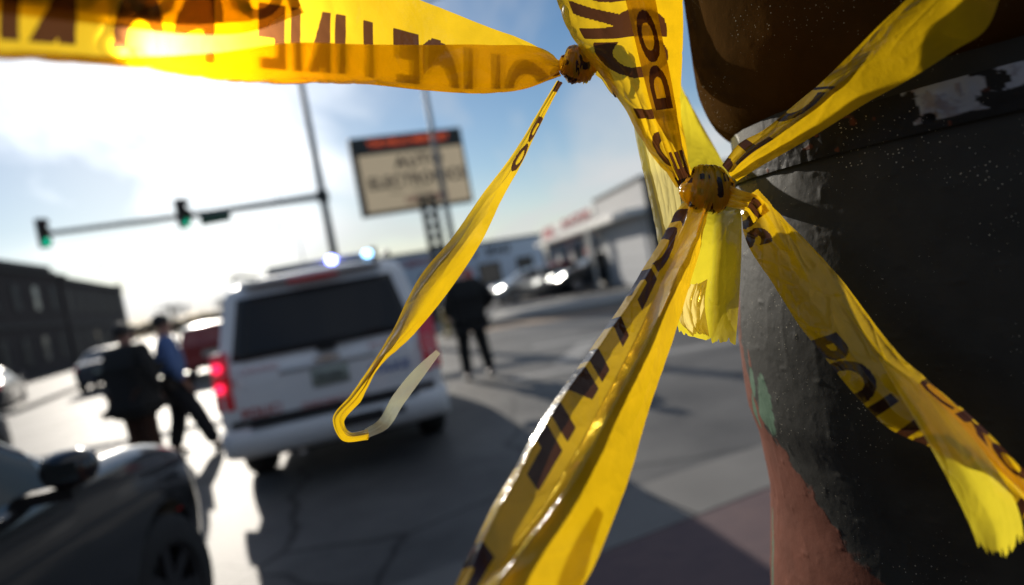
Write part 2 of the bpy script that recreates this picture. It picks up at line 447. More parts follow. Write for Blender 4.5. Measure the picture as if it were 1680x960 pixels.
# kerb line of the near corner runs to the upper right
def strip(p0, p1, w, ext0=0, ext1=0):
    p0 = Vector(p0); p1 = Vector(p1); d = (p1 - p0).normalized(); nn = Vector((-d.y, d.x))
    a = p0 - d * ext0; b = p1 + d * ext1
    return [tuple(a), tuple(b), tuple(b + nn * w), tuple(a + nn * w)]
near = strip((0.26, 3.57), (0.63, 3.73), -6.0, 3.2, 9)
setp(sheet('pavement', near, 0.008, M_PAVING), kind='structure')
for i in range(7):   # concrete edging slabs, one joint between each
    a = Vector((0.26, 3.57)); d = Vector((0.37, 0.16)).normalized()
    s = a + d * (-1.9 + i * 1.25)
    q = strip(tuple(s), tuple(s + d * 1.235), 0.50)
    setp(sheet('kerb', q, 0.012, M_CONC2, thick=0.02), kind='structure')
for q, mt, nm in (([(0.35, 4.36), (0.80, 4.55), (2.4, 5.15), (2.5, 4.92), (1.0, 4.33), (0.5, 4.16)], M_CONC2, 'gutter'),
                  ([(-0.2, 9.6), (5.6, 9.1), (5.6, 9.45), (-0.2, 9.95)], M_PAINTLINE, 'crosswalk_line'),
                  ([(0.2, 12.9), (6.8, 12.0), (6.8, 12.4), (0.2, 13.3)], M_PAINTLINE, 'crosswalk_line')):
    setp(sheet('road_' + nm, q, 0.004, mt), kind='structure')
for i in range(6):
    x = 0.4 + i * 1.15
    setp(sheet('crosswalk_bar', [(x, 10.3 - i * .1), (x + .4, 10.27 - i * .1), (x + 1.0, 12.3 - i * .1), (x + .6, 12.33 - i * .1)], 0.005, M_PAINTLINE), kind='structure')
setp(sheet('tan_verge', strip((-0.9, 18.6), (3.57, 17.1), 1.3, 1, 12), 0.006, simple('tan_gravel', (0.26, 0.18, 0.12), 0.9, noise=0.4, nscale=4)), kind='structure')
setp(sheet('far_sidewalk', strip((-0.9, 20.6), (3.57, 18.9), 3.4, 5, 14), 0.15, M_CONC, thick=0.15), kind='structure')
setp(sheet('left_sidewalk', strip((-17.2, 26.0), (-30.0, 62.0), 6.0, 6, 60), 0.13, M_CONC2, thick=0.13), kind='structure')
setp(sheet('lane_line', strip((-9.0, 24.0), (-22.0, 62.0), 0.12, 8, 40), 0.005, M_PAINTLINE), kind='structure')

# ------------------------------------------------------------------ buildings
def wall_box(name, mat, parent, x0, x1, y0, y1, z0, z1, bevel=0.0):
    return MB().box(x0, x1, y0, y1, z0, z1).build(name, mat, parent, bevel=bevel)

def frame_from(a, b):
    """local frame: x from a to b, y away from the viewer"""
    a = Vector((a[0], a[1], 0)); b = Vector((b[0], b[1], 0))
    return a, math.atan2(b.y - a.y, b.x - a.x), (b - a).length

def window_pane(parent, x, z, w, h, mat, y=-0.02):
    f = MB().box(x - w / 2 - .06, x + w / 2 + .06, y - .05, y, z - .08, z).box(x - w / 2 - .06, x + w / 2 + .06, y - .05, y, z + h, z + h + .08) \
        .box(x - w / 2 - .06, x - w / 2, y - .05, y, z, z + h).box(x + w / 2, x + w / 2 + .06, y - .05, y, z, z + h).build('window', M_STONE, parent)
    MB().box(x - w / 2, x + w / 2, y - .02, y + .015, z, z + h / 2 - .03).box(x - w / 2, x + w / 2, y - .02, y + .015, z + h / 2 + .03, z + h).build('pane', mat, f)
    return f

def brick_building(a, b, h, depth, mat, label, pale, steps):
    o, rz, ln = frame_from(a, b)
    t = empty('brick_building', label, 'building', o, rz)
    wall_box('wall', mat, t, 0, ln, 0, depth, 0, h)
    cm = MB().box(-.15, ln + .15, -.2, -.003, h - .5, h - .25)
    for x0, x1, dz in steps: cm.box(x0 * ln, x1 * ln, -.1, .4, h + .003, h + dz)
    cm.build('cornice', M_STONE, t)
    wall_box('roof', M_ROOF, t, .3, ln - .3, .5, depth - .3, h + .004, h + .12)
    n = max(3, int(ln / 3.4))
    for fl in range(2):
        for i in range(n):
            x = (i + .5) * ln / n
            lit = (fl, i) in pale
            window_pane(t, x, 1.1 + fl * (h / 2 - .2), 1.2, 1.9, M_WINPALE if lit else M_WINDARK)
    MB().box(.3, ln - .3, -.12, -.003, h / 2 - .45, h / 2 - .15).build('string_course', M_STONE, t)
    MB().box(ln * .42, ln * .42 + 1.1, -.06, -.003, 0.02, 2.2).build('door', M_DARKPL, t)
    return t
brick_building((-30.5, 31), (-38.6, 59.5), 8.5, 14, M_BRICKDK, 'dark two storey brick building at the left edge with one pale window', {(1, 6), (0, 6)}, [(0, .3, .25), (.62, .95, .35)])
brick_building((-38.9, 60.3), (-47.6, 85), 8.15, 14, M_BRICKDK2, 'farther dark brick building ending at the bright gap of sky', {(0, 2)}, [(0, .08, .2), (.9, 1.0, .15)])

o_, rz_, ln_ = frame_from((-9.0, 45), (3.0, 54))
blue = empty('store_building', 'long low blue grey store behind the parked cars, dark letters along its parapet', 'building', o_, rz_)
wall_box('wall', M_BLUEWALL, blue, 0, ln_, 0, 12, 0, 3.75)
wall_box('parapet_cap', M_STONE, blue, -.1, ln_ + .1, -.12, .3, 3.753, 3.9)
wall_box('roof', M_ROOF, blue, .2, ln_ - .2, .5, 11.8, 3.753, 3.85)
RX = Matrix.Rotation(math.pi / 2, 4, 'X')
for txt, x, s in (('AUTO SERVICE', 2.9, .62), ('TUNE', 6.6, .7), ('&', 8.5, .7), ('BRAKE', 10.7, .78)):
    lettering(txt, s, M_TXTMAR if x < 5 else M_TXTDK, blue, Matrix.Translation((x, -.03, 3.1)) @ RX, .02, bold=.012)
for x, w in ((1.5, 1.6), (4.6, 1.8), (9.6, 2.0), (13, 1.6)):
    f = wall_box('window', M_STONE, blue, x - w / 2, x + w / 2, -.06, -.003, .7, 2.3)
    wall_box('pane', M_DARKROOM, f, x - w / 2 + .1, x + w / 2 - .1, -.08, -.063, .8, 2.2)
wall_box('door', M_TXTRED, blue, 7.0, 8.0, -.06, -.003, 0.01, 2.1)
wall_box('drainpipe', M_WALLTRIM, blue, 6.2, 6.32, -.14, -.01, 0.01, 3.6)
wall_box('chimney', M_STONE, blue, 1.0, 1.3, 1.0, 1.4, 3.86, 4.7)

o_, rz_, ln_ = frame_from((2.75, 46), (5.15, 24.0))
white = empty('shop_building', 'white shop with a bright fascia band and red lettering on a tan parapet', 'building', o_, rz_)
wall_box('wall', M_WHITEWALL, white, 0, ln_, 0, 11, 0, 3.25)
wall_box('upper_wall', M_WHITEWALL, white, 15.0, ln_, 0, 11, 3.253, 3.86)
wall_box('tan_parapet', M_WALLTRIM, white, -0.2, 14.997, -.05, 1.2, 3.253, 3.72)
wall_box('parapet_cap', M_STONE, white, 15.0, ln_ + .05, -.08, .3, 3.863, 3.95)
wall_box('end_wall', M_DARKPL, white, ln_ + .003, ln_ + .15, 0, 11, 0, 3.95)  # end of the pale shop in shade, the shade put into its colour
wall_box('fascia', M_WALLTRIM, white, 0.5, ln_ + .1, -.75, -.003, 2.62, 2.86, bevel=.02)
wall_box('roof', M_ROOF, white, 15.2, ln_ - .2, .4, 10.8, 3.863, 3.93)
lettering('DOCTOR', .62, M_TXTMAR, white, Matrix.Translation((10.7, -.07, 3.45)) @ RX, .02, bold=.03, sx=2.6)
wall_box('red_panel', M_TXTMAR, white, .3, 4.2, -.07, -.053, 3.0, 3.7)
for x in (2.2, 6.4, 10.2, 13.6):
    f = wall_box('window', M_WALLTRIM, white, x - 1.35, x + 1.35, -.05, -.003, .45, 2.45)
    for k in (-1, 0, 1):
        wall_box('pane', M_DARKROOM, f, x + k * .87 - .4, x + k * .87 + .4, -.07, -.053, .55, 2.35)
wall_box('door', M_TXTRED, white, 11.9, 12.3, -.06, -.004, 1.2, 2.0)
for k in range(5):
    wall_box('shutter_panel', M_GREYPANEL, white, 16.2, 21.7, -.06 - (k % 2) * .006, -.004, .05 + k * .5, .54 + k * .5)
for k, x in enumerate((15.2, 15.7)):
    wall_box('awning_post', M_WALLTRIM, white, x, x + .12, -.7, -.58, 0.01, 2.6)

brick_building((18, -9.0), (-18, -12), 5.8, 12, M_BRICKDK2, 'unseen dark brick building added behind the camera to shade the pole', {}, [(0, 1, .3)])  # unseen, added to keep sky light off the near side of the pole

# ------------------------------------------------------------------ far trees
def twig_mass(name, x0, x1, y, hmin, hmax, n, mat, seed):
    r = np.random.RandomState(seed); vs = []; fs = []
    for i in range(n):
        x = x0 + (x1 - x0) * r.rand(); hh = hmin + (hmax - hmin) * (0.5 + 0.5 * math.sin(x * .21 + seed) * math.sin(x * .077)) * (0.6 + .4 * r.rand())
        z = hh * math.sqrt(r.rand()); yy = y + r.randn() * 3
        s = .35 + .5 * r.rand(); a = r.rand() * 6.28; c, d = math.cos(a), math.sin(a)
        b = len(vs)
        vs += [(x - s * c, yy - s * .3, z - s * d), (x + s * c, yy + s * .3, z + s * d), (x - s * d * .5, yy, z + s * c * .8)]
        fs.append((b, b + 1, b + 2))
    return setp(mesh_from(name, vs, fs, mat), 'distant dark line of trees at the end of the street', 'trees', kind='stuff')
twig_mass('treeline', -160, 60, 170, 2.6, 5.2, 9000, M_TWIG, 5)

def tree(x, y, h, seed, label):
    t = empty('bare_tree', label, 'tree', (x, y, 0), 0, 'bare trees at the end of the street')
    r = random.Random(seed); mb = MB(); mb.tube([(0, 0, 0), (.1, 0, h * .3), (0, .1, h * .5)], [.22, .16, .12], 8); mb.build('trunk', M_BARK, t, True)
    cr_ = MB()
    def branch(p, d, ln, rad, k):
        q = p + d * ln; cr_.tube([p, (p + q) / 2 + Vector((r.uniform(-.1, .1), r.uniform(-.1, .1), .05)) * ln, q], [rad, rad * .8, rad * .5], 5, False)
        if k:
            for _ in range(4):
                dd = (d + Vector((r.uniform(-.8, .8), r.uniform(-.8, .8), r.uniform(-.1, .6)))).normalized()
                branch(q, dd, ln * r.uniform(.6, .8), rad * .55, k - 1)
    for _ in range(5):
        branch(Vector((0, 0, h * .35)), Vector((r.uniform(-.8, .8), r.uniform(-.8, .8), .9)).normalized(), h * .22, .09, 3)
    cr_.build('crown', M_TWIG, t)
for i, (x, y, h) in enumerate(((-49.5, 100, 6.5), (-50, 120, 6.5), (-45, 118, 5.2))):
    tree(x, y, h, i, ['bare tree beside the far brick building', 'taller bare tree behind the far brick building gap', 'small bare tree standing left of the distant treeline'][i])

# ------------------------------------------------------------------ poles, signals, sign
def signal_head(parent_loc, rz, label, name='traffic_light'):
    t = empty(name, label, 'traffic light', parent_loc, rz, 'traffic lights on the mast arm')
    MB().box(-.17, .17, -.1, .1, -.53, .53).build('housing', M_SIGBLACK, t, bevel=.02)
    for z, m in ((.34, M_LENSRED), (0, M_LENSAMB), (-.34, M_GREENLIT)):
        MB().ellip((0, -.11, z), (.13, .03, .13)).build('lens', m, t, True)
        vis = MB()
        n = 10; vs = []; 
        for i in range(n + 1):
            a = math.radians(-20 + 220 * i / n)
            for y, rr in ((-.1, .155), (-.33, .145)):
                vis.v.append((rr * math.cos(a), y, z + rr * math.sin(a)))
        for i in range(n): vis.f.append((2 * i, 2 * i + 1, 2 * i + 3, 2 * i + 2))
        v = vis.build('visor', M_SIGBLACK, t)
        sd = v.modifiers.new('thickness', 'SOLIDIFY'); sd.thickness = .006
    MB().tube([(0, .1, 0), (0, .3, 0)], .035, 8).build('bracket', M_SIGBLACK, t)
    return t

AX, AY = -6.13, 25.0
mast = empty('signal_mast', 'tall grey mast with a long arm reaching left across the street', 'signal mast', (AX, AY, 0))
MB().tube([(0, 0, 0), (0, 0, 5.4), (0.0, 0, 11.5)], [.17, .13, .10], 14).build('pole', M_STEEL, mast, True)
MB().tube([(0, 0, 5.42), (-4, 0, 5.55), (-10.0, 0, 5.88)], [.13, .11, .09], 10).build('mast_arm', M_STEEL, mast, True)
MB().box(-.28, .28, -.28, .28, 0, .06).build('base_plate', M_STEEL, mast, bevel=.01)
MB().box(-.18, .18, -.16, .16, 5.2, 5.6).build('arm_clamp', M_SIGBLACK, mast, bevel=.02)
MB().ellip((-1.6, -.05, 5.55), (.09, .09, .09)).build('camera_ball', M_WHITE2, mast, True)
signal_head((AX - 10.05, AY - .32, 5.87), math.radians(55), 'traffic light showing green at the tip of the mast arm')
signal_head((AX - 5.02, AY - .32, 5.66), math.radians(60), 'traffic light showing green midway along the mast arm')
sn = empty('street_name_sign', 'dark green street name sign hanging from the mast arm', 'street sign', (AX - 3.98, AY - .03, 5.34))
MB().box(-.56, .56, -.02, .02, -.20, .20).build('panel', M_NAMEGREEN, sn, bevel=.01)
MB().box(-.4, -.36, -.012, .012, .2, .3).box(.36, .4, -.012, .012, .2, .3).build('hanger', M_STEEL, sn)

lp = empty('light_pole', 'thin dark light pole standing in front of the electronics sign', 'light pole', (-1.57, 22, 0))
MB().tube([(0, 0, 0), (0, 0, 5), (0.02, 0, 10.2)], [.11, .09, .065], 12).build('pole', M_STEEL, lp, True)
MB().box(-.22, .22, -.22, .22, 0, .05).build('base_plate', M_STEEL, lp, bevel=.01)
MB().tube([(0.02, 0, 10.1), (.8, .1, 10.5), (2.0, .2, 10.6)], [.05, .04, .035], 8).build('lamp_arm', M_STEEL, lp, True)

for i, (px, py, Y) in enumerate(((165, 433, 62), (458, 372, 48))):
    d = P(px, py, Y)
    s = empty('street_lamp', ['far street lamp above the dark brick buildings', 'far street lamp behind the mast arm in the bright sky'][i], 'street lamp', (d[0] + 1.2, d[1], 0))
    MB().tube([(0, 0, 0), (0, 0, d[2] - .3)], [.045, .03], 8).build('pole', M_STEEL, s, True)
    MB().tube([(0, 0, d[2] - .3), (-.5, 0, d[2]), (-1.0, 0, d[2])], .022, 6).build('arm', M_STEEL, s, True)
    MB().ellip((-1.25, 0, d[2]), (.36, .13, .09)).build('lamp_head', M_STEEL, s, True)

o_, rz_, ln_ = frame_from((-6.78, 35), (-1.12, 37))
sg = empty('electronics_sign', 'large cream AUTO ELECTRONICS sign with a red light panel across its top', 'sign', o_, rz_)
MB().box(0, ln_, 0, .5, 5.5, 9.55).build('cabinet', M_SIGNFRAME, sg, bevel=.04)
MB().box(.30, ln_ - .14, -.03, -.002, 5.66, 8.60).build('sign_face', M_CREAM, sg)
MB().box(.05, ln_ - .05, -.06, -.002, 8.66, 9.5).build('display_panel', M_SIGBLACK, sg)
lettering('THE HELLO MERIT SET', .44, M_LED, sg, Matrix.Translation((ln_ / 2 + .05, -.075, 9.12)) @ RX, .008, bold=.018, sx=0.98, name='display_text')
lettering('AUTO', .86, M_TXTDK, sg, Matrix.Translation((ln_ * .57, -.04, 8.02)) @ RX, .006, bold=.028, sx=1.0, spacing=1.12)
lettering('ELECTRONICS', .84, M_TXTDK, sg, Matrix.Translation((ln_ * .53, -.04, 7.08)) @ RX, .006, bold=.028, sx=.88, spacing=1.12)
lettering('CAR STEREO', .40, M_TXTMAR, sg, Matrix.Translation((ln_ * .58, -.04, 6.05)) @ RX, .006, bold=.02)
for w_, x_ in (('SALES', .32), ('SERVICE', .56)): lettering(w_, .22, M_STONE, sg, Matrix.Translation((ln_ * x_, -.04, 6.52)) @ RX, .006, sx=1.2)
py = MB()
for s in (-1, 1): py.box(s * .30 - .14, s * .30 + .14, -.11, .11, 0, 5.95)
py.build('support_rail', M_SIGBLACK, sg).location = (3.42, -.35, 0)
for k in range(9):
    MB().box(-.158, .158, -.08, .08, 1.0 + k * .56, 1.25 + k * .56).build('rung', M_SIGBLACK, sg).location = (3.42, -.35, 0)
MB().box(-.45, .45, -.14, .14, 5.953, 6.12).build('cap_box', M_SIGBLACK, sg).location = (3.42, -.35, 0)
MB().box(-.158, .158, -.09, .09, 0.01, .99).build('footing', M_SIGBLACK, sg).location = (3.42, -.35, 0)

# ------------------------------------------------------------------ vehicles
class CarShape:
    """body surface lofted over stations: rows run from the sill (0) over the shoulder (3), the glass (4-5), the roof rail (6) to the centre line (8)"""
    def __init__(s, L_, W_, st, rake_rear=0.0, rake_front=0.0):
        s.L = L_; s.st = st; n = len(st)
        ys = np.array([q[0] for q in st]); s.ys = ys
        G = np.zeros((n, 9, 3))
        for i, (y, wf, zs, zb, zr, wr) in enumerate(st):
            w = W_ / 2 * wf
            wr_ = w * wr
            cab = max(0.0, min(1.0, (zr - zb) / .35))
            rows = [(w * .93, zs), (w * .985, zs + (zb - zs) * .25), (w, zs + (zb - zs) * .6), (w * .975, zb),
                    (w * (.95 - .0 * cab), zb + .03 * 1), (w * .95 + (wr_ - w * .95) * .62, zb + .03 + (zr - zb - .03) * .60),
                    (wr_, zr - .06 * cab - .012), (wr_ * .62, zr - .006), (0, zr + .012)]
            for j, (x, z) in enumerate(rows):
                dy = 0
                hfrac = max(0, z - 1.05)
                dy += rake_rear * hfrac * max(0, 1 - (y - ys[0]) / .9)
                G[i, j] = (x, y + dy, z)
        s.G = G; s.n = n
    def ev(s, a, b):
        """a: station coordinate 0..n-1 (array), b: row coordinate 0..8 (array); returns len(a) x len(b) x 3"""
        t = np.arange(s.n, dtype=float)
        A = pchip(t, s.G.reshape(s.n, -1), np.asarray(a, float)).reshape(len(a), 9, 3)
        B = pchip(np.arange(9.0), A.transpose(1, 0, 2).reshape(9, -1), np.asarray(b, float)).reshape(len(b), len(a), 3)
        return B.transpose(1, 0, 2)
    def station(s, y):
        return float(np.interp(y, s.ys, np.arange(s.n)))
    def body(s, name, mat, parent, wheels, wr, boolean=True):
        a = np.linspace(0, s.n - 1, s.n * 5); b = np.linspace(0, 8, 33)
        g = s.ev(a, b); na, nb = len(a), len(b)
        vs = [tuple(p) for p in g.reshape(-1, 3)]
        mir = {}
        for i in range(na):
            for j in range(nb - 1):
                mir[(i, j)] = len(vs); p = g[i, j]; vs.append((-p[0], p[1], p[2]))
            mir[(i, nb - 1)] = i * nb + nb - 1
        fs = []
        for i in range(na - 1):
            for j in range(nb - 1):
                fs.append((i * nb + j, (i + 1) * nb + j, (i + 1) * nb + j + 1, i * nb + j + 1))
                fs.append((mir[i, j], mir[i, j + 1], mir[i + 1, j + 1], mir[i + 1, j]))
            fs.append((i * nb, mir[i, 0], mir[i + 1, 0], (i + 1) * nb))
        for i, fl in ((0, 1), (na - 1, 0)):
            for j in range(nb - 1):
                q = [i * nb + j, i * nb + j + 1, mir[i, j + 1], mir[i, j]]
                if j == nb - 2: q = [i * nb + j, i * nb + j + 1, mir[i, j]]
                fs.append(tuple(q if fl else q[::-1]))
        o = mesh_from(name, vs, fs, mat, parent, True)
        me = o.data
        bm = bmesh.new(); bm.from_mesh(me); bmesh.ops.recalc_face_normals(bm, faces=bm.faces)
        if wheels and boolean:
            bm.to_mesh(me); bm.free()
            cut = MB()
            for (x, y, z) in wheels:
                sg_ = 1 if x > 0 else -1
                cut.tube([(x - sg_ * .16, y, z), (x + sg_ * .5, y, z)], wr * 1.16, 28)
            c = cut.build('arch_cutter', mat, parent)
            bm = bmesh.new(); bm.from_mesh(c.data); bmesh.ops.recalc_face_normals(bm, faces=bm.faces); bm.to_mesh(c.data); bm.free()
            m = o.modifiers.new('arches', 'BOOLEAN'); m.operation = 'DIFFERENCE'; m.object = c; m.solver = 'EXACT'
            bpy.context.view_layer.update()
            dg = bpy.context.evaluated_depsgraph_get()
            me2 = bpy.data.meshes.new_from_object(o.evaluated_get(dg))
            if len(me2.polygons) > 50:
                o.modifiers.clear(); o.data = me2
                me2.polygons.foreach_set('use_smooth', [True] * len(me2.polygons))
            else:
                o.modifiers.clear()
            bpy.data.objects.remove(c)
        else:
            bm.to_mesh(me); bm.free()
        em = o.modifiers.new('edges', 'EDGE_SPLIT'); em.split_angle = math.radians(38)
        return o
    def patch(s, name, mat, parent, a0, a1, b0, b1, off=.004, na=14, nb=8, side=1, both=False, thick=.006):
        """a panel that lies on the body: stations a0..a1, rows b0..b1; side 1 right, -1 left; both joins over the centre line"""
        a = np.linspace(a0, a1, na); b = np.linspace(b0, b1, nb)
        g = s.ev(a, b)
        da = np.gradient(g, axis=0); db = np.gradient(g, axis=1)
        nn = np.cross(da, db); nn /= np.linalg.norm(nn, axis=2, keepdims=True) + 1e-9
        sgn = np.where(nn[..., 0:1] * 1 + nn[..., 2:3] * .6 + 0 < 0, -1, 1)
        nn = nn * sgn
        g = g + nn * off
        if both:
            h = g.copy(); h[..., 0] *= -1
            g = np.concatenate([g, h[:, ::-1][:, (1 if abs(b1 - 8) < 1e-6 else 0):]], axis=1)
            if abs(b1 - 8) < 1e-6: g[:, nb - 1, 0] = 0
        elif side < 0:
            g = g.copy(); g[..., 0] *= -1
        nb = g.shape[1]
        fs = [(i * nb + j, (i + 1) * nb + j, (i + 1) * nb + j + 1, i * nb + j + 1) for i in range(na - 1) for j in range(nb - 1)]
        o = mesh_from(name, g.reshape(-1, 3), fs, mat, parent, True)
        return o

def wheel(parent, x, y, r, w=.22, spokes=7, steer=0.0, rimmat=None):
    sg_ = 1 if x > 0 else -1
    prof = [(-w / 2, r * .62), (-w / 2, r * .9), (-w * .36, r * .985), (0, r), (w * .36, r * .985), (w / 2, r * .9), (w / 2, r * .62)]
    n = 32; mb = MB()
    for i in range(n):
        an = 2 * math.pi * i / n
        for (dx, rr) in prof: mb.v.append((dx, rr * math.cos(an), rr * math.sin(an)))
    k = len(prof)
    for i in range(n):
        i2 = (i + 1) % n
        for j in range(k - 1): mb.f.append((i * k + j, i2 * k + j, i2 * k + j + 1, i * k + j + 1))
    t = mb.build('wheel', M_TYRE, parent, True); t.location = (x, y, r); t.rotation_euler = (0, 0, steer)
    rm = MB(); xo = sg_ * w * .32
    ring = [(xo, r * .62), (xo + sg_ * .02, r * .66), (xo - sg_ * .02, r * .55)]
    m2 = MB()
    for i in range(n):
        an = 2 * math.pi * i / n
        for dx, rr in ((sg_ * w * .46, r * .64), (sg_ * w * .40, r * .57), (sg_ * w * .1, r * .55)): m2.v.append((dx, rr * math.cos(an), rr * math.sin(an)))
    for i in range(n):
        i2 = (i + 1) % n
        for j in range(2): m2.f.append((i * 3 + j, i2 * 3 + j, i2 * 3 + j + 1, i * 3 + j + 1))
    for q in range(spokes):
        an = 2 * math.pi * q / spokes
        M = Matrix.Rotation(an, 4, 'X')
        m2.box(sg_ * w * .34 - .012, sg_ * w * .34 + .012, -.028, .028, r * .08, r * .59, M)
    m2.disc_x(sg_ * w * .25, sg_ * w * .42, 0, 0, r * .16, 16)
    m2.build('rim', rimmat or M_RIM, t)
    m3 = MB(); m3.disc_x(sg_ * w * .05, sg_ * w * .1, 0, 0, r * .56, 24); m3.build('hub_plate', M_DARKPL, t)
    return t

SEDAN = lambda L_: [(-L_ / 2, .80, .42, .84, .94, .80), (-L_ / 2 + .10, .92, .30, .90, 1.00, .82), (-L_ / 2 + .45, .99, .24, .94, 1.05, .80), (-L_ / 2 + .95, 1, .22, .94, 1.20, .72),
                    (-L_ / 2 + 1.55, 1, .2, .94, 1.41, .70), (-.1, 1, .2, .93, 1.45, .70), (.45, 1, .2, .92, 1.40, .71), (1.0, 1, .2, .91, 1.14, .76), (1.35, 1, .2, .90, 1.0, .80),
                    (L_ / 2 - .5, .985, .22, .80, .86, .80), (L_ / 2 - .12, .90, .26, .68, .74, .80), (L_ / 2, .76, .34, .60, .66, .78)]

def car(kind, paint, label, cat, loc, heading, L_=4.6, W_=1.8, scale_h=1.0, group=None, lit=False, name='parked_car', tail_lit=False, steer=0.0, rim=None):
    st = SEDAN(L_)
    if kind == 'suv':
        st = [(-L_ / 2, .88, .45, 1.02, 1.46, .80), (-L_ / 2 + .10, .97, .36, 1.04, 1.58, .80), (-L_ / 2 + .5, 1, .30, 1.04, 1.63, .78), (-1.0, 1, .28, 1.04, 1.66, .78), (-.45, 1, .28, 1.03, 1.65, .78),
              (.08, 1, .28, 1.02, 1.58, .79), (.58, 1, .28, 1.02, 1.28, .84), (.92, 1, .28, 1.0, 1.09, .86), (1.35, 1, .28, .97, 1.05, .87), (L_ / 2 - .50, .975, .30, .89, .96, .86), (L_ / 2 - .18, .88, .34, .72, .79, .84), (L_ / 2 - .08, .72, .42, .62, .69, .8)]
    st = [(y, wf, zs, zb * scale_h, zr * scale_h, wr) for (y, wf, zs, zb, zr, wr) in st]
    t = empty(name, label, cat, (loc[0], loc[1], 0), math.radians(heading), group)
    S = CarShape(L_, W_, st, rake_rear=.35 if kind == 'suv' else 0.0)
    r = .36 if kind == 'suv' else .33
    fy, ry = L_ / 2 - .90, -L_ / 2 + .95
    ws = [(sx * (W_ / 2 - .11), y, r) for sx in (1, -1) for y in (fy, ry)]
    S.body('body', paint, t, ws, r)
    for i, (x, y, z) in enumerate(ws): wheel(t, x, y, r, steer=steer if y > 0 else 0, rimmat=rim)
    s_ = S.station
    if kind == 'suv':
        A = dict(ws=(s_(.12), s_(.84)), rear=(0.25, 1.05), doors=[(-1.85, -1.2), (-1.12, -.32), (-.24, .66)])
    else:
        A = dict(ws=(s_(.5), s_(1.25)), rear=(s_(-L_ / 2 + .7), s_(-L_ / 2 + 1.45)), doors=[(-.95, -.12), (-.04, .80)])
    S.patch('windshield', M_GLASSMID, t, A['ws'][0], A['ws'][1], 6.15, 8, both=True)
    S.patch('rear_window', M_GLASSDK, t, A['rear'][0], A['rear'][1], 6.1 if kind != 'suv' else 5.0, 8, both=True)
    for sd in (1, -1):
        for y0, y1 in A['doors']:
            d = S.patch('door', paint, t, s_(y0), s_(y1), .7, 3.6, off=.006, side=sd)
            S.patch('door_glass', M_GLASSDK, d, s_(y0 + .04), s_(y1 - .06), 4.15, 5.85, off=.005, side=sd)
            yy = y0 + .16
            MB().box(sd * W_ / 2 * 1.0 - .01, sd * W_ / 2 * 1.0 + .03, yy - .09, yy + .09, .86 * scale_h, .89 * scale_h).build('handle', paint, d, bevel=.008)
        S.patch('headlight', M_GLINTLAMP if lit else M_HEADLENS, t, s_(L_ / 2 - .42), s_(L_ / 2 - .09), 3.2, 5.2, off=.008, side=sd)  # the glowing version replaces sun glints on the bodywork
        S.patch('taillight', M_TAILLIT if tail_lit else M_TAILRED, t, 0.15, s_(-L_ / 2 + .32), 2.5, 3.9, off=.008, side=sd)
        xm, ym, zm = sd * (W_ / 2 + .13), .70 if kind != 'suv' else .42, 1.04 * scale_h if kind != 'suv' else 1.18
        mr = MB().box(xm - .10, xm + .08, ym - .05, ym + .08, zm - .065, zm + .06).build('mirror', paint, t, True, bevel=.055)
        MB().box(xm - .06, xm + .045, ym - .056, ym - .051, zm - .035, zm + .03).build('mirror_glass', M_GLASSMID, mr)
        MB().box(min(xm, xm - sd * .2), max(xm, xm - sd * .2), ym - .02, ym + .04, zm - .10, zm - .06).build('mirror_arm', M_DARKPL, mr)
        S.patch('sill_trim', M_DARKPL, t, s_(ry + r * 1.2), s_(fy - r * 1.2), 0.05, .5, off=.01, side=sd)
    zf = .46 if kind == 'suv' else .36
    MB().box(-W_ * .27, W_ * .27, L_ / 2 - .04, L_ / 2 + .012, zf + .05, zf + .24).build('grille', M_DARKPL, t, bevel=.02)
    MB().box(-W_ * .36, W_ * .36, L_ / 2 - .1, L_ / 2 + .03, zf - .08, zf + .02).build('bumper', paint, t, bevel=.03)
    MB().box(-W_ * .38, W_ * .38, -L_ / 2 - .04, -L_ / 2 + .1, zf - .02, zf + .12).build('bumper', paint, t, bevel=.03)
    MB().box(-.26, .26, -L_ / 2 - .02, -L_ / 2 + .02, zf + .22, zf + .37).build('number_plate', M_PLATE, t, bevel=.005)
    return t, S

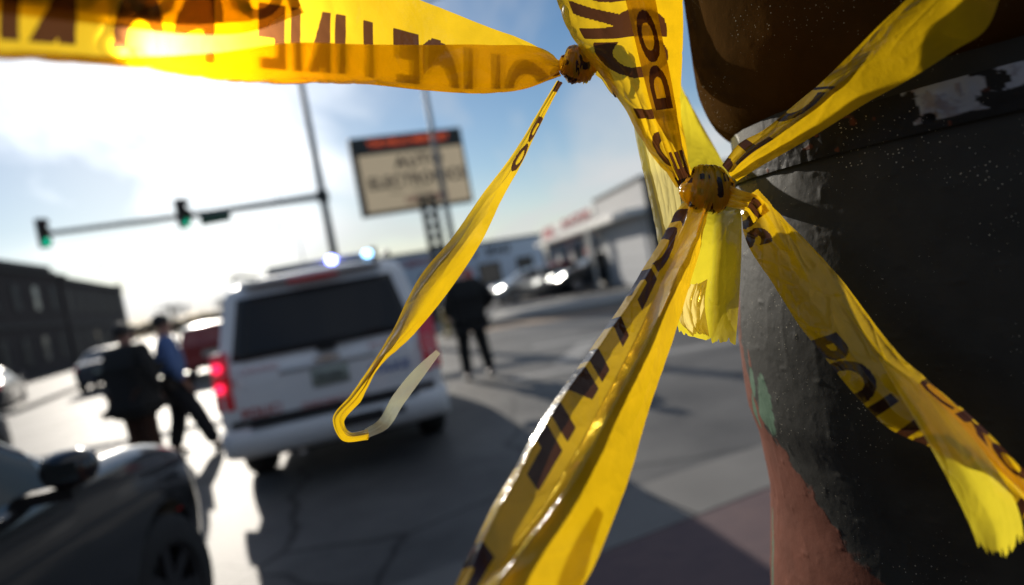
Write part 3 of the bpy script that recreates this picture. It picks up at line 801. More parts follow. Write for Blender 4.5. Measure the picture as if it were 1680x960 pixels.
# -- the white police SUV seen from behind
def police_suv():
    L_, W_ = 5.13, 1.98
    st = [(-2.56, .93, .50, 1.14, 1.78, .80), (-2.50, .985, .44, 1.16, 1.86, .80), (-2.30, 1, .40, 1.17, 1.90, .79), (-1.5, 1, .36, 1.17, 1.93, .79), (-.5, 1, .36, 1.17, 1.94, .79), (.5, 1, .36, 1.16, 1.90, .79),
          (.75, 1, .36, 1.16, 1.84, .80), (1.35, 1, .36, 1.15, 1.36, .86), (1.5, 1, .36, 1.14, 1.22, .88), (2.15, .99, .38, 1.08, 1.15, .88), (2.5, .95, .42, .98, 1.06, .88), (2.57, .88, .50, .92, 1.0, .86)]
    h = math.radians(12.5)
    axle = Vector((-1.95, 7.10)); fwd = Vector((-math.sin(h), math.cos(h)))
    org = axle + fwd * 1.47
    t = empty('police_suv', 'white police SUV seen from behind with blue roof lights flashing', 'police car', (org.x, org.y, 0), h)
    S = CarShape(L_, W_, st, rake_rear=.30)
    r = .39
    ws = [(sx * (W_ / 2 - .13), y, r) for sx in (1, -1) for y in (1.50, -1.47)]
    S.body('body', M_WHITE, t, ws, r)
    for (x, y, z) in ws: wheel(t, x, y, r, w=.27, spokes=5)
    s_ = S.station
    def rear_y(x, z):
        # the rear face: flat with the rake of the body
        return -2.56 + .30 * max(0, z - 1.05)
    def rear_panel(name, mat, x0, x1, z0, z1, off, parent, nx=10, nz=8, taper=0.0, thick=.012, crown=.05):
        vs = []; fs = []
        for j in range(nz + 1):
            z = z0 + (z1 - z0) * j / nz; tp = 1 - taper * (j / nz)
            for i in range(nx + 1):
                x = x0 * tp + (x1 - x0) * tp * i / nx
                vs.append((x, rear_y(x, z) - off - .03 + crown * (x / .9) ** 2, z))
        for j in range(nz):
            for i in range(nx):
                b = j * (nx + 1) + i; fs.append((b, b + 1, b + nx + 2, b + nx + 1))
        o = mesh_from(name, vs, fs, mat, parent, True)
        m = o.modifiers.new('thickness', 'SOLIDIFY'); m.thickness = thick; m.offset = -1
        return o
    gate = rear_panel('tailgate', M_WHITE, -.84, .84, .62, 1.17, .002, t, thick=.05)
    upper = rear_panel('tailgate_upper', M_WHITE, -.86, .86, 1.165, 1.80, .002, t, taper=.155, thick=.05)
    rw = rear_panel('rear_window', M_GLASSDK, -.80, .80, 1.20, 1.74, .014, t, taper=.145)
    MB().box(-.62, .62, -2.47, -2.22, 1.835, 1.875).build('spoiler', M_WHITE, t, bevel=.015)
    MB().box(-.22, .22, -2.49, -2.45, 1.80, 1.83).build('brake_light', M_TAILRED, t, bevel=.005)
    MB().tube([(0.0, -2.58, 1.19), (.22, -2.60, 1.23), (.48, -2.59, 1.27)], .012, 6).box(-.07, .09, -2.62, -2.55, 1.165, 1.205).build('wiper', M_DARKPL, rw)
    for sd in (1, -1):
        tl = MB()
        seg = [(.70, 1.30), (.70, 1.30)]
        for k, (z0, z1, m) in enumerate(((.80, .95, M_TAILRED), (.955, 1.115, M_TAILRED), (1.12, 1.30, M_TAILRED))):
            b = MB().box(min(sd * .825, sd * .985), max(sd * .825, sd * .985), -2.585 + .0, -2.30, z0, z1)
            b.v = [(x, y + (.30 * max(0, z - 1.05)) + (.05 if abs(x) > .9 and y < -2.5 else 0), z) for x, y, z in b.v]
            tlo = b.build('taillight', m, t, bevel=.012)
            if sd < 0 and k: MB().ellip((sd * .925, -2.59 + (.02 if k == 1 else .05), (z0 + z1) / 2 - .03), (.042, .02, .042)).build('lit_bulb', M_TAILLIT, tlo, True)
    # bumper: painted shell, black step pad, dark tow recess
    bmv = MB()
    n = 16; prof = [(.36, -.02), (.40, -.10), (.50, -.145), (.60, -.14), (.635, -.08)]
    for i in range(n + 1):
        u = -1 + 2 * i / n; x = u * .99; back = .16 * abs(u) ** 6
        for z, y in prof: bmv.v.append((x, -2.56 + y + back, z))
    kp = len(prof)
    for i in range(n):
        for j in range(kp - 1): bmv.f.append((i * kp + j, (i + 1) * kp + j, (i + 1) * kp + j + 1, i * kp + j + 1))
    b = bmv.build('bumper', M_WHITE2, t, True); m = b.modifiers.new('thickness', 'SOLIDIFY'); m.thickness = .03
    MB().box(-.72, .72, -2.70, -2.58, .636, .652).build('step_pad', M_DARKPL, b, bevel=.005)
    MB().box(-.88, .88, -2.60, -2.56, .655, .70).build('bumper_gap', M_DARKPL, t)
    MB().box(-.02, .40, -2.712, -2.70, .47, .575).build('tow_recess', M_DARKPL, b, bevel=.01)
    MB().box(.46, .58, -2.712, -2.70, .50, .56).build('tow_socket', M_DARKPL, b)
    MB().tube([(-.35, -2.60, .33), (-.35, -2.2, .33)], .035, 10).build('exhaust_pipe', M_CHROME, t)
    MB().box(-.7, .7, -2.4, -1.6, .30, .42).build('spare_wheel_well', M_DARKPL, t, bevel=.05)
    # plate, badge, decals
    pl = rear_panel('number_plate', M_PLATE, -.16, .16, .86, 1.02, .016, gate, 2, 2)
    Mr = Matrix.Translation((0, -2.625, 0)) @ RX
    lettering('M1583', .085, M_TXTDK, pl, Matrix.Translation((0, -2.612, .94)) @ RX, .001)
    rear_panel('plate_trim', M_SILVER, -.42, .42, 1.03, 1.06, .012, gate, 4, 1)
    MB().box(-.11, .11, -2.60, -2.585, 1.075, 1.115).box(-.05, .05, -2.602, -2.585, 1.065, 1.125).build('badge', M_CHROME, gate, bevel=.004)
    lettering('POLICE', .115, M_TXTRED, gate, Matrix.Translation((-.60, -2.578, .745)) @ RX, .001, bold=.003)
    lettering('EMERGENCY 9-1-1', .07, M_TXTRED, gate, Matrix.Translation((0.0, -2.602, .715)) @ RX, .001)
    lettering('POLICE', .11, M_TXTBLUE, gate, Matrix.Translation((.52, -2.585, .90)) @ RX, .001, bold=.003)
    lettering('CHICAGO', .07, M_TXTRED, gate, Matrix.Translation((-.58, -2.578, 1.11)) @ RX, .001)
    lettering('WE SERVE', .06, M_TXTRED, gate, Matrix.Translation((.50, -2.582, 1.12)) @ RX, .001)
    # side glass, rails, doors
    for sd in (1, -1):
        for y0, y1 in ((-2.2, -1.25), (-1.12, -.28), (-.18, .75)):
            d = S.patch('door', M_WHITE, t, s_(y0), s_(y1), .7, 3.6, off=.006, side=sd)
            S.patch('door_glass', M_GLASSDK, d, s_(y0 + .05), s_(y1 - .06), 4.2, 5.85, off=.006, side=sd)
        MB().tube([(sd * .72, -2.1, 1.93), (sd * .72, -1.9, 1.975), (sd * .72, .1, 1.99), (sd * .72, .35, 1.94)], .018, 8).build('roof_rail', M_DARKPL, t, True)
        mr = MB().ellip((sd * 1.12, .95, 1.22), (.13, .10, .12)).build('mirror', M_WHITE, t, True)
        MB().box(sd * .98, sd * 1.05, .92, .99, 1.17, 1.22).build('mirror_arm', M_DARKPL, mr)
    S.patch('windshield', M_GLASSMID, t, s_(.78), s_(1.45), 6.15, 8, both=True)
    MB().box(-.6, .6, 2.53, 2.60, .62, .92).build('grille', M_DARKPL, t, bevel=.02)
    # light bar
    lb = empty('x', None, None); bpy.data.objects.remove(lb)
    bar = MB().box(-.62, .62, -.50, -.22, 1.985, 2.03).build('light_bar', M_DARKPL, t, bevel=.015)
    MB().box(-.5, -.44, -.44, -.30, 1.945, 1.984).box(.44, .5, -.44, -.30, 1.945, 1.984).build('bar_foot', M_DARKPL, bar)
    MB().box(-.60, .60, -.48, -.24, 2.032, 2.085).build('lamp_cover', simple('smoky_lens', (.35, .37, .42), .15), bar, bevel=.02)
    MB().ellip((.14, -.53, 2.055), (.062, .045, .05)).build('blue_lamp', M_BLUELIT, bar, True)
    MB().ellip((.56, -.53, 2.055), (.058, .045, .042)).build('blue_lamp', M_CYANLIT, bar, True)
    return t
police_suv()

# -- near black crossover at the lower left, nose away from the camera
t_, S_ = car('suv', M_BLACKPAINT, 'glossy black crossover in the lower left corner, its nose pointing up the street', 'car', (-2.57, 1.74), 7.0, L_=4.55, W_=1.86, scale_h=1.045, name='black_crossover', steer=math.radians(-10), rim=M_RIMDK)
MB().box(.935, .955, 1.5, 1.52, .7, .705).build('side_marker', M_TAILRED, t_)

for i, (kind, m, lab, x, y, hd, nm) in enumerate((
        ('sedan', M_GREYCAR, 'dark grey sedan parked by the brick building, left of the other', -17.6, 22.3, 24 + 4, 'parked_sedan'),
        ('sedan', M_GREYCAR, 'dark blue sedan parked just behind the man in the dark coat', -15.3, 25.6, 24, 'parked_sedan'),
        ('suv', M_GREYCAR, 'dark car at the far left edge just above the black crossover', -7.35, 6.9, 10, 'dark_car'))):
    t_, S_ = car(kind, m, lab, 'car', (x, y), hd, name=nm, group='cars parked along the left kerb' if i < 2 else None)
car('suv', M_REDCAR, 'dark red car stopped left of the police SUV', 'car', (-9.9, 22.3), 22, name='red_car', lit=False)
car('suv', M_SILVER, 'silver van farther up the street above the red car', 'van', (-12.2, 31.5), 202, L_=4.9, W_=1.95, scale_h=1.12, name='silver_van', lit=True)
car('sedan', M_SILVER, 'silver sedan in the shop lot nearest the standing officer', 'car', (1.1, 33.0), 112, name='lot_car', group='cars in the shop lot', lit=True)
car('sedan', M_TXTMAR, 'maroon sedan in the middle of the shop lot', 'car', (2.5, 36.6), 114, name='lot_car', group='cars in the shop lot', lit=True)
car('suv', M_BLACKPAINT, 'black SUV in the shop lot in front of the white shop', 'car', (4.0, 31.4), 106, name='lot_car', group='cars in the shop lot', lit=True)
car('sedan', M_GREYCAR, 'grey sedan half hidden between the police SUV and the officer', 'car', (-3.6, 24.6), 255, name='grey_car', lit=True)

# yellow hydrant near the officer
hy = empty('fire_hydrant', 'faded yellow fire hydrant on the far sidewalk just left of the officer', 'hydrant', (-1.95, 19.3, 0))
MB().tube([(0, 0, 0), (0, 0, .08), (0, 0, .09), (0, 0, .62), (0, 0, .65), (0, 0, .74), (0, 0, .84), (0, 0, .90)], [.20, .20, .13, .13, .17, .16, .09, .03], 16).build('barrel', M_YELLOW, hy, True)
for s in (-1, 1): MB().tube([(s * .1, 0, .5), (s * .22, 0, .5)], .06, 10).build('nozzle', M_YELLOW, hy)
MB().tube([(0, -.1, .46), (0, -.25, .46)], .08, 12).build('nozzle', M_YELLOW, hy)

# ------------------------------------------------------------------ people
def skin_obj(name, nodes, edges, mat, parent, root=0, sub=2):
    me = bpy.data.meshes.new(name)
    me.from_pydata([n[0] for n in nodes], edges, [])
    o = bpy.data.objects.new(name, me); C.objects.link(o); o.parent = parent
    sk = o.modifiers.new('skin', 'SKIN'); sk.use_smooth_shade = True
    lay = me.skin_vertices[0] if me.skin_vertices else None
    if lay is None:
        bm = bmesh.new(); bm.from_mesh(me); bm.verts.layers.skin.verify(); bm.to_mesh(me); bm.free(); lay = me.skin_vertices[0]
    for i, n in enumerate(nodes):
        r_ = n[1] if hasattr(n[1], '__len__') else (n[1], n[1])
        lay.data[i].radius = r_
        lay.data[i].use_root = (i == root)
    s = o.modifiers.new('sub', 'SUBSURF'); s.levels = sub; s.render_levels = sub
    bpy.context.view_layer.update()
    me2 = bpy.data.meshes.new_from_object(o.evaluated_get(bpy.context.evaluated_depsgraph_get()))
    me2.materials.clear(); me2.materials.append(mat)
    o.modifiers.clear(); o.data = me2
    me2.polygons.foreach_set('use_smooth', [True] * len(me2.polygons))
    return o

def person(label, loc, rz, J, top, legs, skin, coat_len=0.0, hair=True, k=1.0, vest=None, bulk=1.0, collar=None, belt=False, lb=1.0):
    """J: joints in metres with the figure facing +y"""
    t = empty('person', label, 'person', (loc[0], loc[1], 0), math.radians(rz))
    t.scale = (k, k, k)
    nd = []; ed = []
    def add(p, r, par=None):
        nd.append((tuple(p), r)); i = len(nd) - 1
        if par is not None: ed.append((par, i))
        return i
    pel = add(J['pelvis'], (.135, .10)); sp = add(J['spine'], (.125, .09), pel); ch = add(J['chest'], (.155, .10), sp)
    nk = add(J['neck'], .052, ch); hb = add(J['head'] - Vector((0, 0, .05)), (.062, .075), nk); hm = add(J['head'] + Vector((0, 0, .05)), (.076, .095), hb); ht = add(J['head'] + Vector((0, 0, .125)), (.06, .07), hm)
    add(J['head'] + Vector((0, .105, .01)), .013, hb)                     # nose
    for s in (-1, 1): add(J['head'] + Vector((s * .085, 0, .02)), (.012, .022), hm)   # ears
    for sd in 'LR':
        s = -1 if sd == 'L' else 1
        sh = add(J['sh' + sd], .055, ch); el = add(J['el' + sd], .042, sh); wr = add(J['wr' + sd], .028, el)
        d = (J['wr' + sd] - J['el' + sd]).normalized()
        side = d.cross(Vector((0, 1, 0.2))).normalized(); fw_ = side.cross(d).normalized()
        pm = add(J['wr' + sd] + d * .055, (.038, .018), wr)
        kn_ = add(J['wr' + sd] + d * .095, (.036, .014), pm)
        base = J['wr' + sd] + d * .10
        for f in range(4):
            o = side * (f - 1.5) * .019; ln = (.058, .068, .064, .050)[f]
            a = add(base + o + d * .015, .009, kn_); b = add(base + o + d * (.015 + ln * .55) + fw_ * .012, .0085, a); add(base + o + d * (.01 + ln * .9) + fw_ * .034, .0075, b)
        th = add(J['wr' + sd] + d * .045 + side * -.035 + fw_ * .015, .011, pm); add(J['wr' + sd] + d * .085 + side * -.05 + fw_ * .03, .0095, th)
        hp = add(J['hip' + sd], .085, pel); kn = add(J['kn' + sd], .055, hp); an = add(J['an' + sd], .036, kn)
        add(J['an' + sd] + Vector((0, .13, -.045)), (.035, .02), an)
    skin_obj('body', nd, ed, skin, t, 0, 1)
    # jacket or shirt
    b = bulk
    nd2 = []; ed2 = []
    def a2(p, r, par=None):
        nd2.append((tuple(p), r)); i = len(nd2) - 1
        if par is not None: ed2.append((par, i))
        return i
    c0 = a2(J['pelvis'] + Vector((0, 0, .02)), (.185 * b, .145 * b)); c1 = a2(J['spine'], (.175 * b, .135 * b), c0); c2 = a2(J['chest'], (.205 * b, .145 * b), c1)
    c3 = a2(J['neck'] - Vector((0, 0, .03)), .085, c2)
    if coat_len: a2(J['pelvis'] - Vector((0, 0, coat_len * .5)), (.20 * b, .165 * b), c0); a2(J['pelvis'] - Vector((0, 0, coat_len)), (.205 * b, .17 * b), len(nd2) - 1)
    for sd in 'LR':
        s1 = a2(J['sh' + sd], .075 * b, c2); e1 = a2(J['el' + sd], .060 * b, s1)
        w = J['wr' + sd]; a2(w - (w - J['el' + sd]).normalized() * .02, .046 * b, e1)
    skin_obj('jacket' if coat_len or b > 1.05 else 'shirt', nd2, ed2, top, t, 0, 2)
    nd3 = [(tuple(J['pelvis']), (.155 * lb, .12 * lb))]; ed3 = []
    for sd in 'LR':
        nd3.append((tuple(J['hip' + sd]), .102 * lb)); ed3.append((0, len(nd3) - 1))
        nd3.append((tuple(J['kn' + sd]), .078 * lb)); ed3.append((len(nd3) - 2, len(nd3) - 1))
        nd3.append((tuple(J['an' + sd] + Vector((0, 0, .0))), .066 * lb)); ed3.append((len(nd3) - 2, len(nd3) - 1))
    skin_obj('trousers', nd3, ed3, legs, t, 0, 2)
    for sd in 'LR':
        a = J['an' + sd]
        skin_obj('shoe', [(tuple(a + Vector((0, -.05, -.045))), .048), (tuple(a + Vector((0, .06, -.045))), (.050, .042)), (tuple(a + Vector((0, .17, -.06))), (.045, .028))], [(0, 1), (1, 2)], M_SHOE, t, 0, 2)
    if hair:
        hd = J['head'] + Vector((0, -.018, .062))
        mb = MB().ellip(hd, (.094, .108, .098)); mb.build('hair', M_HAIR, t, True)
    for s in (-1, 1):
        MB().ellip(J['head'] + Vector((s * .032, .088, .045)), (.013, .01, .011), 8, 6).build('eye', M_EYE, t, True)
    if vest:
        nv = [(tuple(J['pelvis'] + Vector((0, 0, .1))), (.19 * b, .15 * b)), (tuple(J['chest'] + Vector((0, 0, .02))), (.175 * b, .16 * b))]
        skin_obj('vest', nv, [(0, 1)], vest, t, 0, 2)
    if belt:
        MB().tube([J['pelvis'] + Vector((0, 0, -.01)), J['pelvis'] + Vector((0, 0, .05))], .205, 20).build('belt', M_SHOE, t, bevel=.01)
        MB().box(.17, .24, -.08, .04, -.12, .03).build('holster', M_SHOE, t, bevel=.01).location = J['pelvis']
    return t
V = Vector
base = dict(pelvis=V((0, 0, .96)), spine=V((0, .01, 1.16)), chest=V((0, 0, 1.36)), neck=V((0, 0, 1.50)), head=V((0, .01, 1.62)),
            shL=V((-.19, 0, 1.42)), shR=V((.19, 0, 1.42)), hipL=V((-.10, 0, .90)), hipR=V((.10, 0, .90)))
J = dict(base, elL=V((-.30, -.02, 1.14)), wrL=V((-.25, .16, .98)), elR=V((.42, -.05, 1.17)), wrR=V((.24, .12, 1.00)),
         knL=V((-.15, .03, .50)), anL=V((-.17, -.02, .09)), knR=V((.15, .02, .50)), anR=V((.19, -.02, .09)))
person('police officer in a black jacket standing with his elbow out beside the SUV', (-.73, 10.5), 18, J, M_BLACKCLOTH, M_BLACKCLOTH, M_SKIN2, coat_len=.14, hair=False, bulk=1.55, belt=True, lb=1.3, k=1.02)
J = dict(base, elL=V((-.27, 0, 1.14)), wrL=V((-.24, .10, .90)), elR=V((.27, -.02, 1.14)), wrR=V((.24, .10, .90)),
         knL=V((-.10, .03, .50)), anL=V((-.11, -.02, .09)), knR=V((.10, .02, .50)), anR=V((.11, .06, .09)))
person('man in a long dark coat and brown trousers standing with his back turned', (-4.55, 7.95), -15, J, M_COATCLOTH, M_BROWNCLOTH, M_SKIN, coat_len=.34, bulk=1.62, k=1.0, lb=1.35)
J = dict(base, elL=V((-.25, -.04, 1.13)), wrL=V((-.24, .04, .90)), elR=V((.27, .02, 1.14)), wrR=V((.25, .12, .92)),
         knL=V((-.11, .0, .50)), anL=V((-.12, -.12, .10)), knR=V((.12, .19, .52)), anR=V((.13, .33, .09)))
person('striding police officer in a blue shirt and dark vest behind the coat man', (-4.36, 8.5), -62, J, M_BLUESHIRT, M_NAVY, M_SKIN, bulk=1.35, vest=M_NAVY, belt=True, lb=1.4, k=1.02)

# ------------------------------------------------------------------ the steel pole
AXX, AXY = .53, .735
PROF = [(0.0, .34), (.5, .335), (1.0, .305), (1.12, .297), (1.21, .283), (1.26, .277), (1.32, .279), (1.365, .286), (1.43, .284), (1.54, .270), (1.60, .261), (1.625, .257), (1.655, .255), (1.70, .254)]
SLEEVE = [(1.664, .20), (1.6645, .238), (1.668, .250), (1.678, .262), (1.692, .271), (1.712, .278), (1.74, .2825), (1.80, .281), (1.90, .279), (2.2, .274), (3.0, .27), (4.2, .26)]
def lin(a, b, n): return np.linspace(a, b, n, endpoint=False)
ang = np.radians(np.concatenate([lin(-190, -62, 300), lin(-62, 170, 60)]))   # azimuth of the surface normal; the seen arc is dense
def revolve(name, prof, zs, parent, mat, disp=None, attrs=None):
    pr = np.array(prof)
    r = pchip(pr[:, 0], pr[:, 1], zs)
    A, Z = np.meshgrid(ang, zs)
    R = np.repeat(r[:, None], len(ang), 1)
    if disp is not None: R = R + disp(A, Z)
    X = AXX + R * np.sin(A); Y = AXY + R * np.cos(A)
    pts = np.stack([X, Y, Z], -1).reshape(-1, 3)
    nz_, na = A.shape
    idx = np.arange(nz_ * na).reshape(nz_, na)
    a = idx[:-1]; b = np.roll(idx, -1, 1)[:-1]; c = np.roll(idx, -1, 1)[1:]; d = idx[1:]
    q = np.stack([a, b, c, d], -1).reshape(-1, 4)
    me = bpy.data.meshes.new(name)
    me.vertices.add(len(pts)); me.vertices.foreach_set('co', pts.ravel())
    me.loops.add(q.size); me.loops.foreach_set('vertex_index', q.ravel())
    me.polygons.add(len(q)); me.polygons.foreach_set('loop_start', np.arange(0, q.size, 4)); 
    me.update(calc_edges=True)
    if attrs:
        for nm, vals in attrs(A, Z, pts).items():
            at = me.attributes.new(nm, 'FLOAT', 'POINT'); at.data.foreach_set('value', np.asarray(vals, np.float32).ravel())
    return link(name, me, mat, parent, True)

def blob(pts, poly_c, seed, scale=90):
    """soft mask of chipped paint: union of ellipses (height z, azimuth) with a torn edge"""
    A = np.arctan2(pts[:, 0] - AXX, pts[:, 1] - AXY); Z = pts[:, 2]
    u = A * .27
    nz_ = fbm(u * scale, Z * scale, seed, 4) - .5
    m = np.zeros(len(pts))
    for (au, zc_, ru, rz2) in poly_c:
        d = 1 - np.sqrt(((np.radians(au) * .27 - u) / ru) ** 2 + ((Z - zc_) / rz2) ** 2) + nz_ * 1.1
        m = np.maximum(m, np.clip(d * 9 + .5, 0, 1))
    return m

def pole_attrs(A, Z, pts):
    u = A * .27; z = pts[:, 2]
    Af = A.ravel()
    # rust takes over the base; its upper edge climbs towards the silhouette
    deg = np.degrees(Af)
    edge = 1.345 + .00 * deg
    edge = np.interp(deg, [-125, -112, -104, -98, -92, -84, -78, -70, -60], [1.18, 1.25, 1.29, 1.315, 1.34, 1.40, 1.45, 1.46, 1.46])
    nz_ = (fbm(u.ravel() * 70, z * 70, 11, 4) - .5) * .05
    rust = np.clip((edge + nz_ - z) * 160, 0, 1)
    rust = np.maximum(rust, blob(pts, [(-79, 1.475, .008, .035), (-86, 1.42, .005, .012), (-150, 1.30, .02, .02)], 5))
    green = blob(pts, [(-92, 1.375, .017, .032), (-86, 1.395, .007, .02), (-84, 1.36, .006, .02)], 9, 70)
    white = blob(pts, [(-80, 1.66, .02, .018), (-90, 1.645, .02, .007)], 13, 60)
    green2 = blob(pts, [(-76, 1.155, .007, .07)], 21, 60)
    g = np.maximum(green, green2 * .8)
    return {'rust': rust * (1 - g), 'green': g, 'white': white}

def pole_disp(A, Z):
    u = A * .27
    lump = (fbm(u * 85, Z * 85, 2, 4) - .5) * .0007 + (ridge(u * 30, Z * 20, 4) ** 6) * .0004
    pim = np.clip(vnoise(u * 120, Z * 120, 8) - .84, 0, 1) * .005
    return lump + pim

def pole_material(name, base=(0.040, 0.039, 0.034), rough=.6):
    m, t, b = new_mat(name); n = t.nodes.new; l = t.links.new
    b.inputs['Specular IOR Level'].default_value = 0.10
    tc = n('ShaderNodeTexCoord')
    nz = n('ShaderNodeTexNoise'); nz.inputs['Scale'].default_value = 25; nz.inputs['Detail'].default_value = 8; l(tc.outputs['Object'], nz.inputs['Vector'])
    mr = n('ShaderNodeMapRange'); mr.inputs['To Min'].default_value = .6; mr.inputs['To Max'].default_value = 1.4; l(nz.outputs['Fac'], mr.inputs['Value'])
    sc_ = n('ShaderNodeVectorMath'); sc_.operation = 'SCALE'; sc_.inputs[0].default_value = base; l(mr.outputs[0], sc_.inputs['Scale'])
    # pale paint specks
    vo = n('ShaderNodeTexVoronoi'); vo.inputs['Scale'].default_value = 380; vo.inputs['Randomness'].default_value = 1; l(tc.outputs['Object'], vo.inputs['Vector'])
    wn = n('ShaderNodeSeparateColor'); l(vo.outputs['Color'], wn.inputs[0])
    rad = n('ShaderNodeMapRange'); rad.inputs['From Min'].default_value = .35; rad.inputs['From Max'].default_value = 1.0; rad.inputs['To Min'].default_value = 0.0; rad.inputs['To Max'].default_value = .30; l(wn.outputs[0], rad.inputs['Value'])
    cl = n('ShaderNodeTexNoise'); cl.inputs['Scale'].default_value = 14; cl.inputs['Detail'].default_value = 3; l(tc.outputs['Object'], cl.inputs['Vector'])
    clm = n('ShaderNodeMapRange'); clm.inputs['From Min'].default_value = .36; clm.inputs['From Max'].default_value = .60; l(cl.outputs['Fac'], clm.inputs['Value'])
    rr = n('ShaderNodeMath'); rr.operation = 'MULTIPLY'; l(rad.outputs[0], rr.inputs[0]); l(clm.outputs[0], rr.inputs[1])
    sb = n('ShaderNodeMath'); sb.operation = 'SUBTRACT'; l(rr.outputs[0], sb.inputs[0]); l(vo.outputs['Distance'], sb.inputs[1])
    sp = n('ShaderNodeMath'); sp.operation = 'MULTIPLY'; sp.inputs[1].default_value = 12; sp.use_clamp = True; l(sb.outputs[0], sp.inputs[0])
    mk = n('ShaderNodeMixRGB'); l(sp.outputs[0], mk.inputs[0]); l(sc_.outputs[0], mk.inputs[1]); mk.inputs[2].default_value = (.45, .42, .33, 1)
    cur = mk.outputs[0]
    for nm, c in (('rust', (.135, .048, .030)), ('green', (.09, .15, .10)), ('white', (.55, .54, .50))):
        at = n('ShaderNodeAttribute'); at.attribute_name = nm
        cs = n('ShaderNodeVectorMath'); cs.operation = 'SCALE'; cs.inputs[0].default_value = c; l(mr.outputs[0], cs.inputs['Scale'])
        x = n('ShaderNodeMixRGB'); l(at.outputs['Fac'], x.inputs[0]); l(cur, x.inputs[1]); l(cs.outputs[0], x.inputs[2]); cur = x.outputs[0]
        if nm == 'rust':
            rg = n('ShaderNodeMapRange'); rg.inputs['To Min'].default_value = rough; rg.inputs['To Max'].default_value = .75; l(at.outputs['Fac'], rg.inputs['Value']); l(rg.outputs[0], b.inputs['Roughness'])
            mth = n('ShaderNodeMath'); mth.operation = 'MULTIPLY_ADD'; mth.inputs[1].default_value = -1.5; l(at.outputs['Fac'], mth.inputs[0]); mth.inputs[2].default_value = 0
            rsum = mth
    l(cur, b.inputs['Base Color'])
    n2 = n('ShaderNodeTexNoise'); n2.inputs['Scale'].default_value = 220; n2.inputs['Detail'].default_value = 5; l(tc.outputs['Object'], n2.inputs['Vector'])
    ah = n('ShaderNodeMath'); ah.operation = 'ADD'; l(rsum.outputs[0], ah.inputs[0]); l(n2.outputs['Fac'], ah.inputs[1])
    bp = n('ShaderNodeBump'); bp.inputs['Strength'].default_value = .4; bp.inputs['Distance'].default_value = .0006; l(ah.outputs[0], bp.inputs['Height']); l(bp.outputs[0], b.inputs['Normal'])
    return m
M_POLE = pole_material('chipped_dark_pole_paint')
M_SLEEVE = pole_material('brown_black_sleeve_paint', (.060, .030, .009), .7)
M_SLEEVE.node_tree.nodes['Principled BSDF'].inputs['Specular IOR Level'].default_value = 0.0

pole = empty('steel_pole', 'thick dark steel pole with chipped paint and rust filling the right side', 'pole', (0, 0, 0))
zs = np.concatenate([np.linspace(0, 1.08, 20), np.linspace(1.085, 1.66, 330), np.linspace(1.665, 1.70, 6)])
revolve('shaft', PROF, zs, pole, M_POLE, pole_disp, pole_attrs)
zs = np.concatenate([np.linspace(1.664, 1.7, 30), np.linspace(1.702, 1.92, 110), np.linspace(1.95, 4.2, 12)])
revolve('sleeve', SLEEVE, zs, pole, M_SLEEVE, lambda A, Z: (fbm(A * 12, Z * 45, 3, 3) - .5) * .0014)
def band_attrs(A, Z, pts):
    deg = np.degrees(A.ravel()); z = pts[:, 2]
    u = A.ravel() * .27
    e = (fbm(u * 90, z * 90, 31, 4) - .5)
    bare = np.clip((1 - np.abs((deg + 139.4 + e * 5) / 5.2)) * 20, 0, 1) * np.clip((z - 1.6235 + e * .003) * 900, 0, 1)
    bare = np.maximum(bare, np.clip((1 - np.abs((deg + 149.5 + e * 9) / 3.0)) * 12, 0, 1) * np.clip((z - 1.634 + e * .012) * 500, 0, 1))
    flak = np.clip((vnoise(u * 110, z * 110, 40) - .90) * 30, 0, 1) * np.clip((deg + 150) * .1, 0, 1)
    rz2 = fbm(u * 120, z * 120, 50, 3)
    rust = np.clip(flak + bare * np.clip((rz2 - .46 - np.clip(deg + 139, -6, 0) * .02 * -1) * 6, 0, 1) * .85, 0, 1)
    hole = np.clip(1 - np.sqrt(((deg + 136.6) / 1.3) ** 2 + ((z - 1.6265) / .005) ** 2), 0, 1) * 6
    hole = np.clip(hole, 0, 1)
    return {'rust': rust * (1 - hole), 'green': 0 * bare, 'white': bare * (1 - hole) * (1 - rust * .5)}
def band_disp(A, Z):
    deg = np.degrees(A)
    lump = lambda a, z, ra, rz_, h: h * np.exp(-((deg - a) / ra) ** 2 - ((Z - z) / rz_) ** 2)
    return .0035 + lump(-138.2, 1.640, 1.2, .005, .003) + lump(-137, 1.628, 1.3, .005, .0025) - lump(-137.2, 1.6265, .7, .003, .006) + (fbm(A * 40, Z * 120, 6, 3) - .5) * .0016
zs = np.linspace(1.617, 1.652, 40)
M_BAND = pole_material('scraped_band_metal', (.020, .019, .018), .5)
def find_white(m, c, metal=0):
    for nd_ in m.node_tree.nodes:
        if nd_.type == 'VECT_MATH' and nd_.operation == 'SCALE' and abs(nd_.inputs[0].default_value[0] - .55) < 1e-3:
            nd_.inputs[0].default_value = c
find_white(M_BAND, (.34, .37, .42))
revolve('strap_band', [(1.60, .2585), (1.66, .2575)], zs, pole, M_BAND, band_disp, band_attrs)

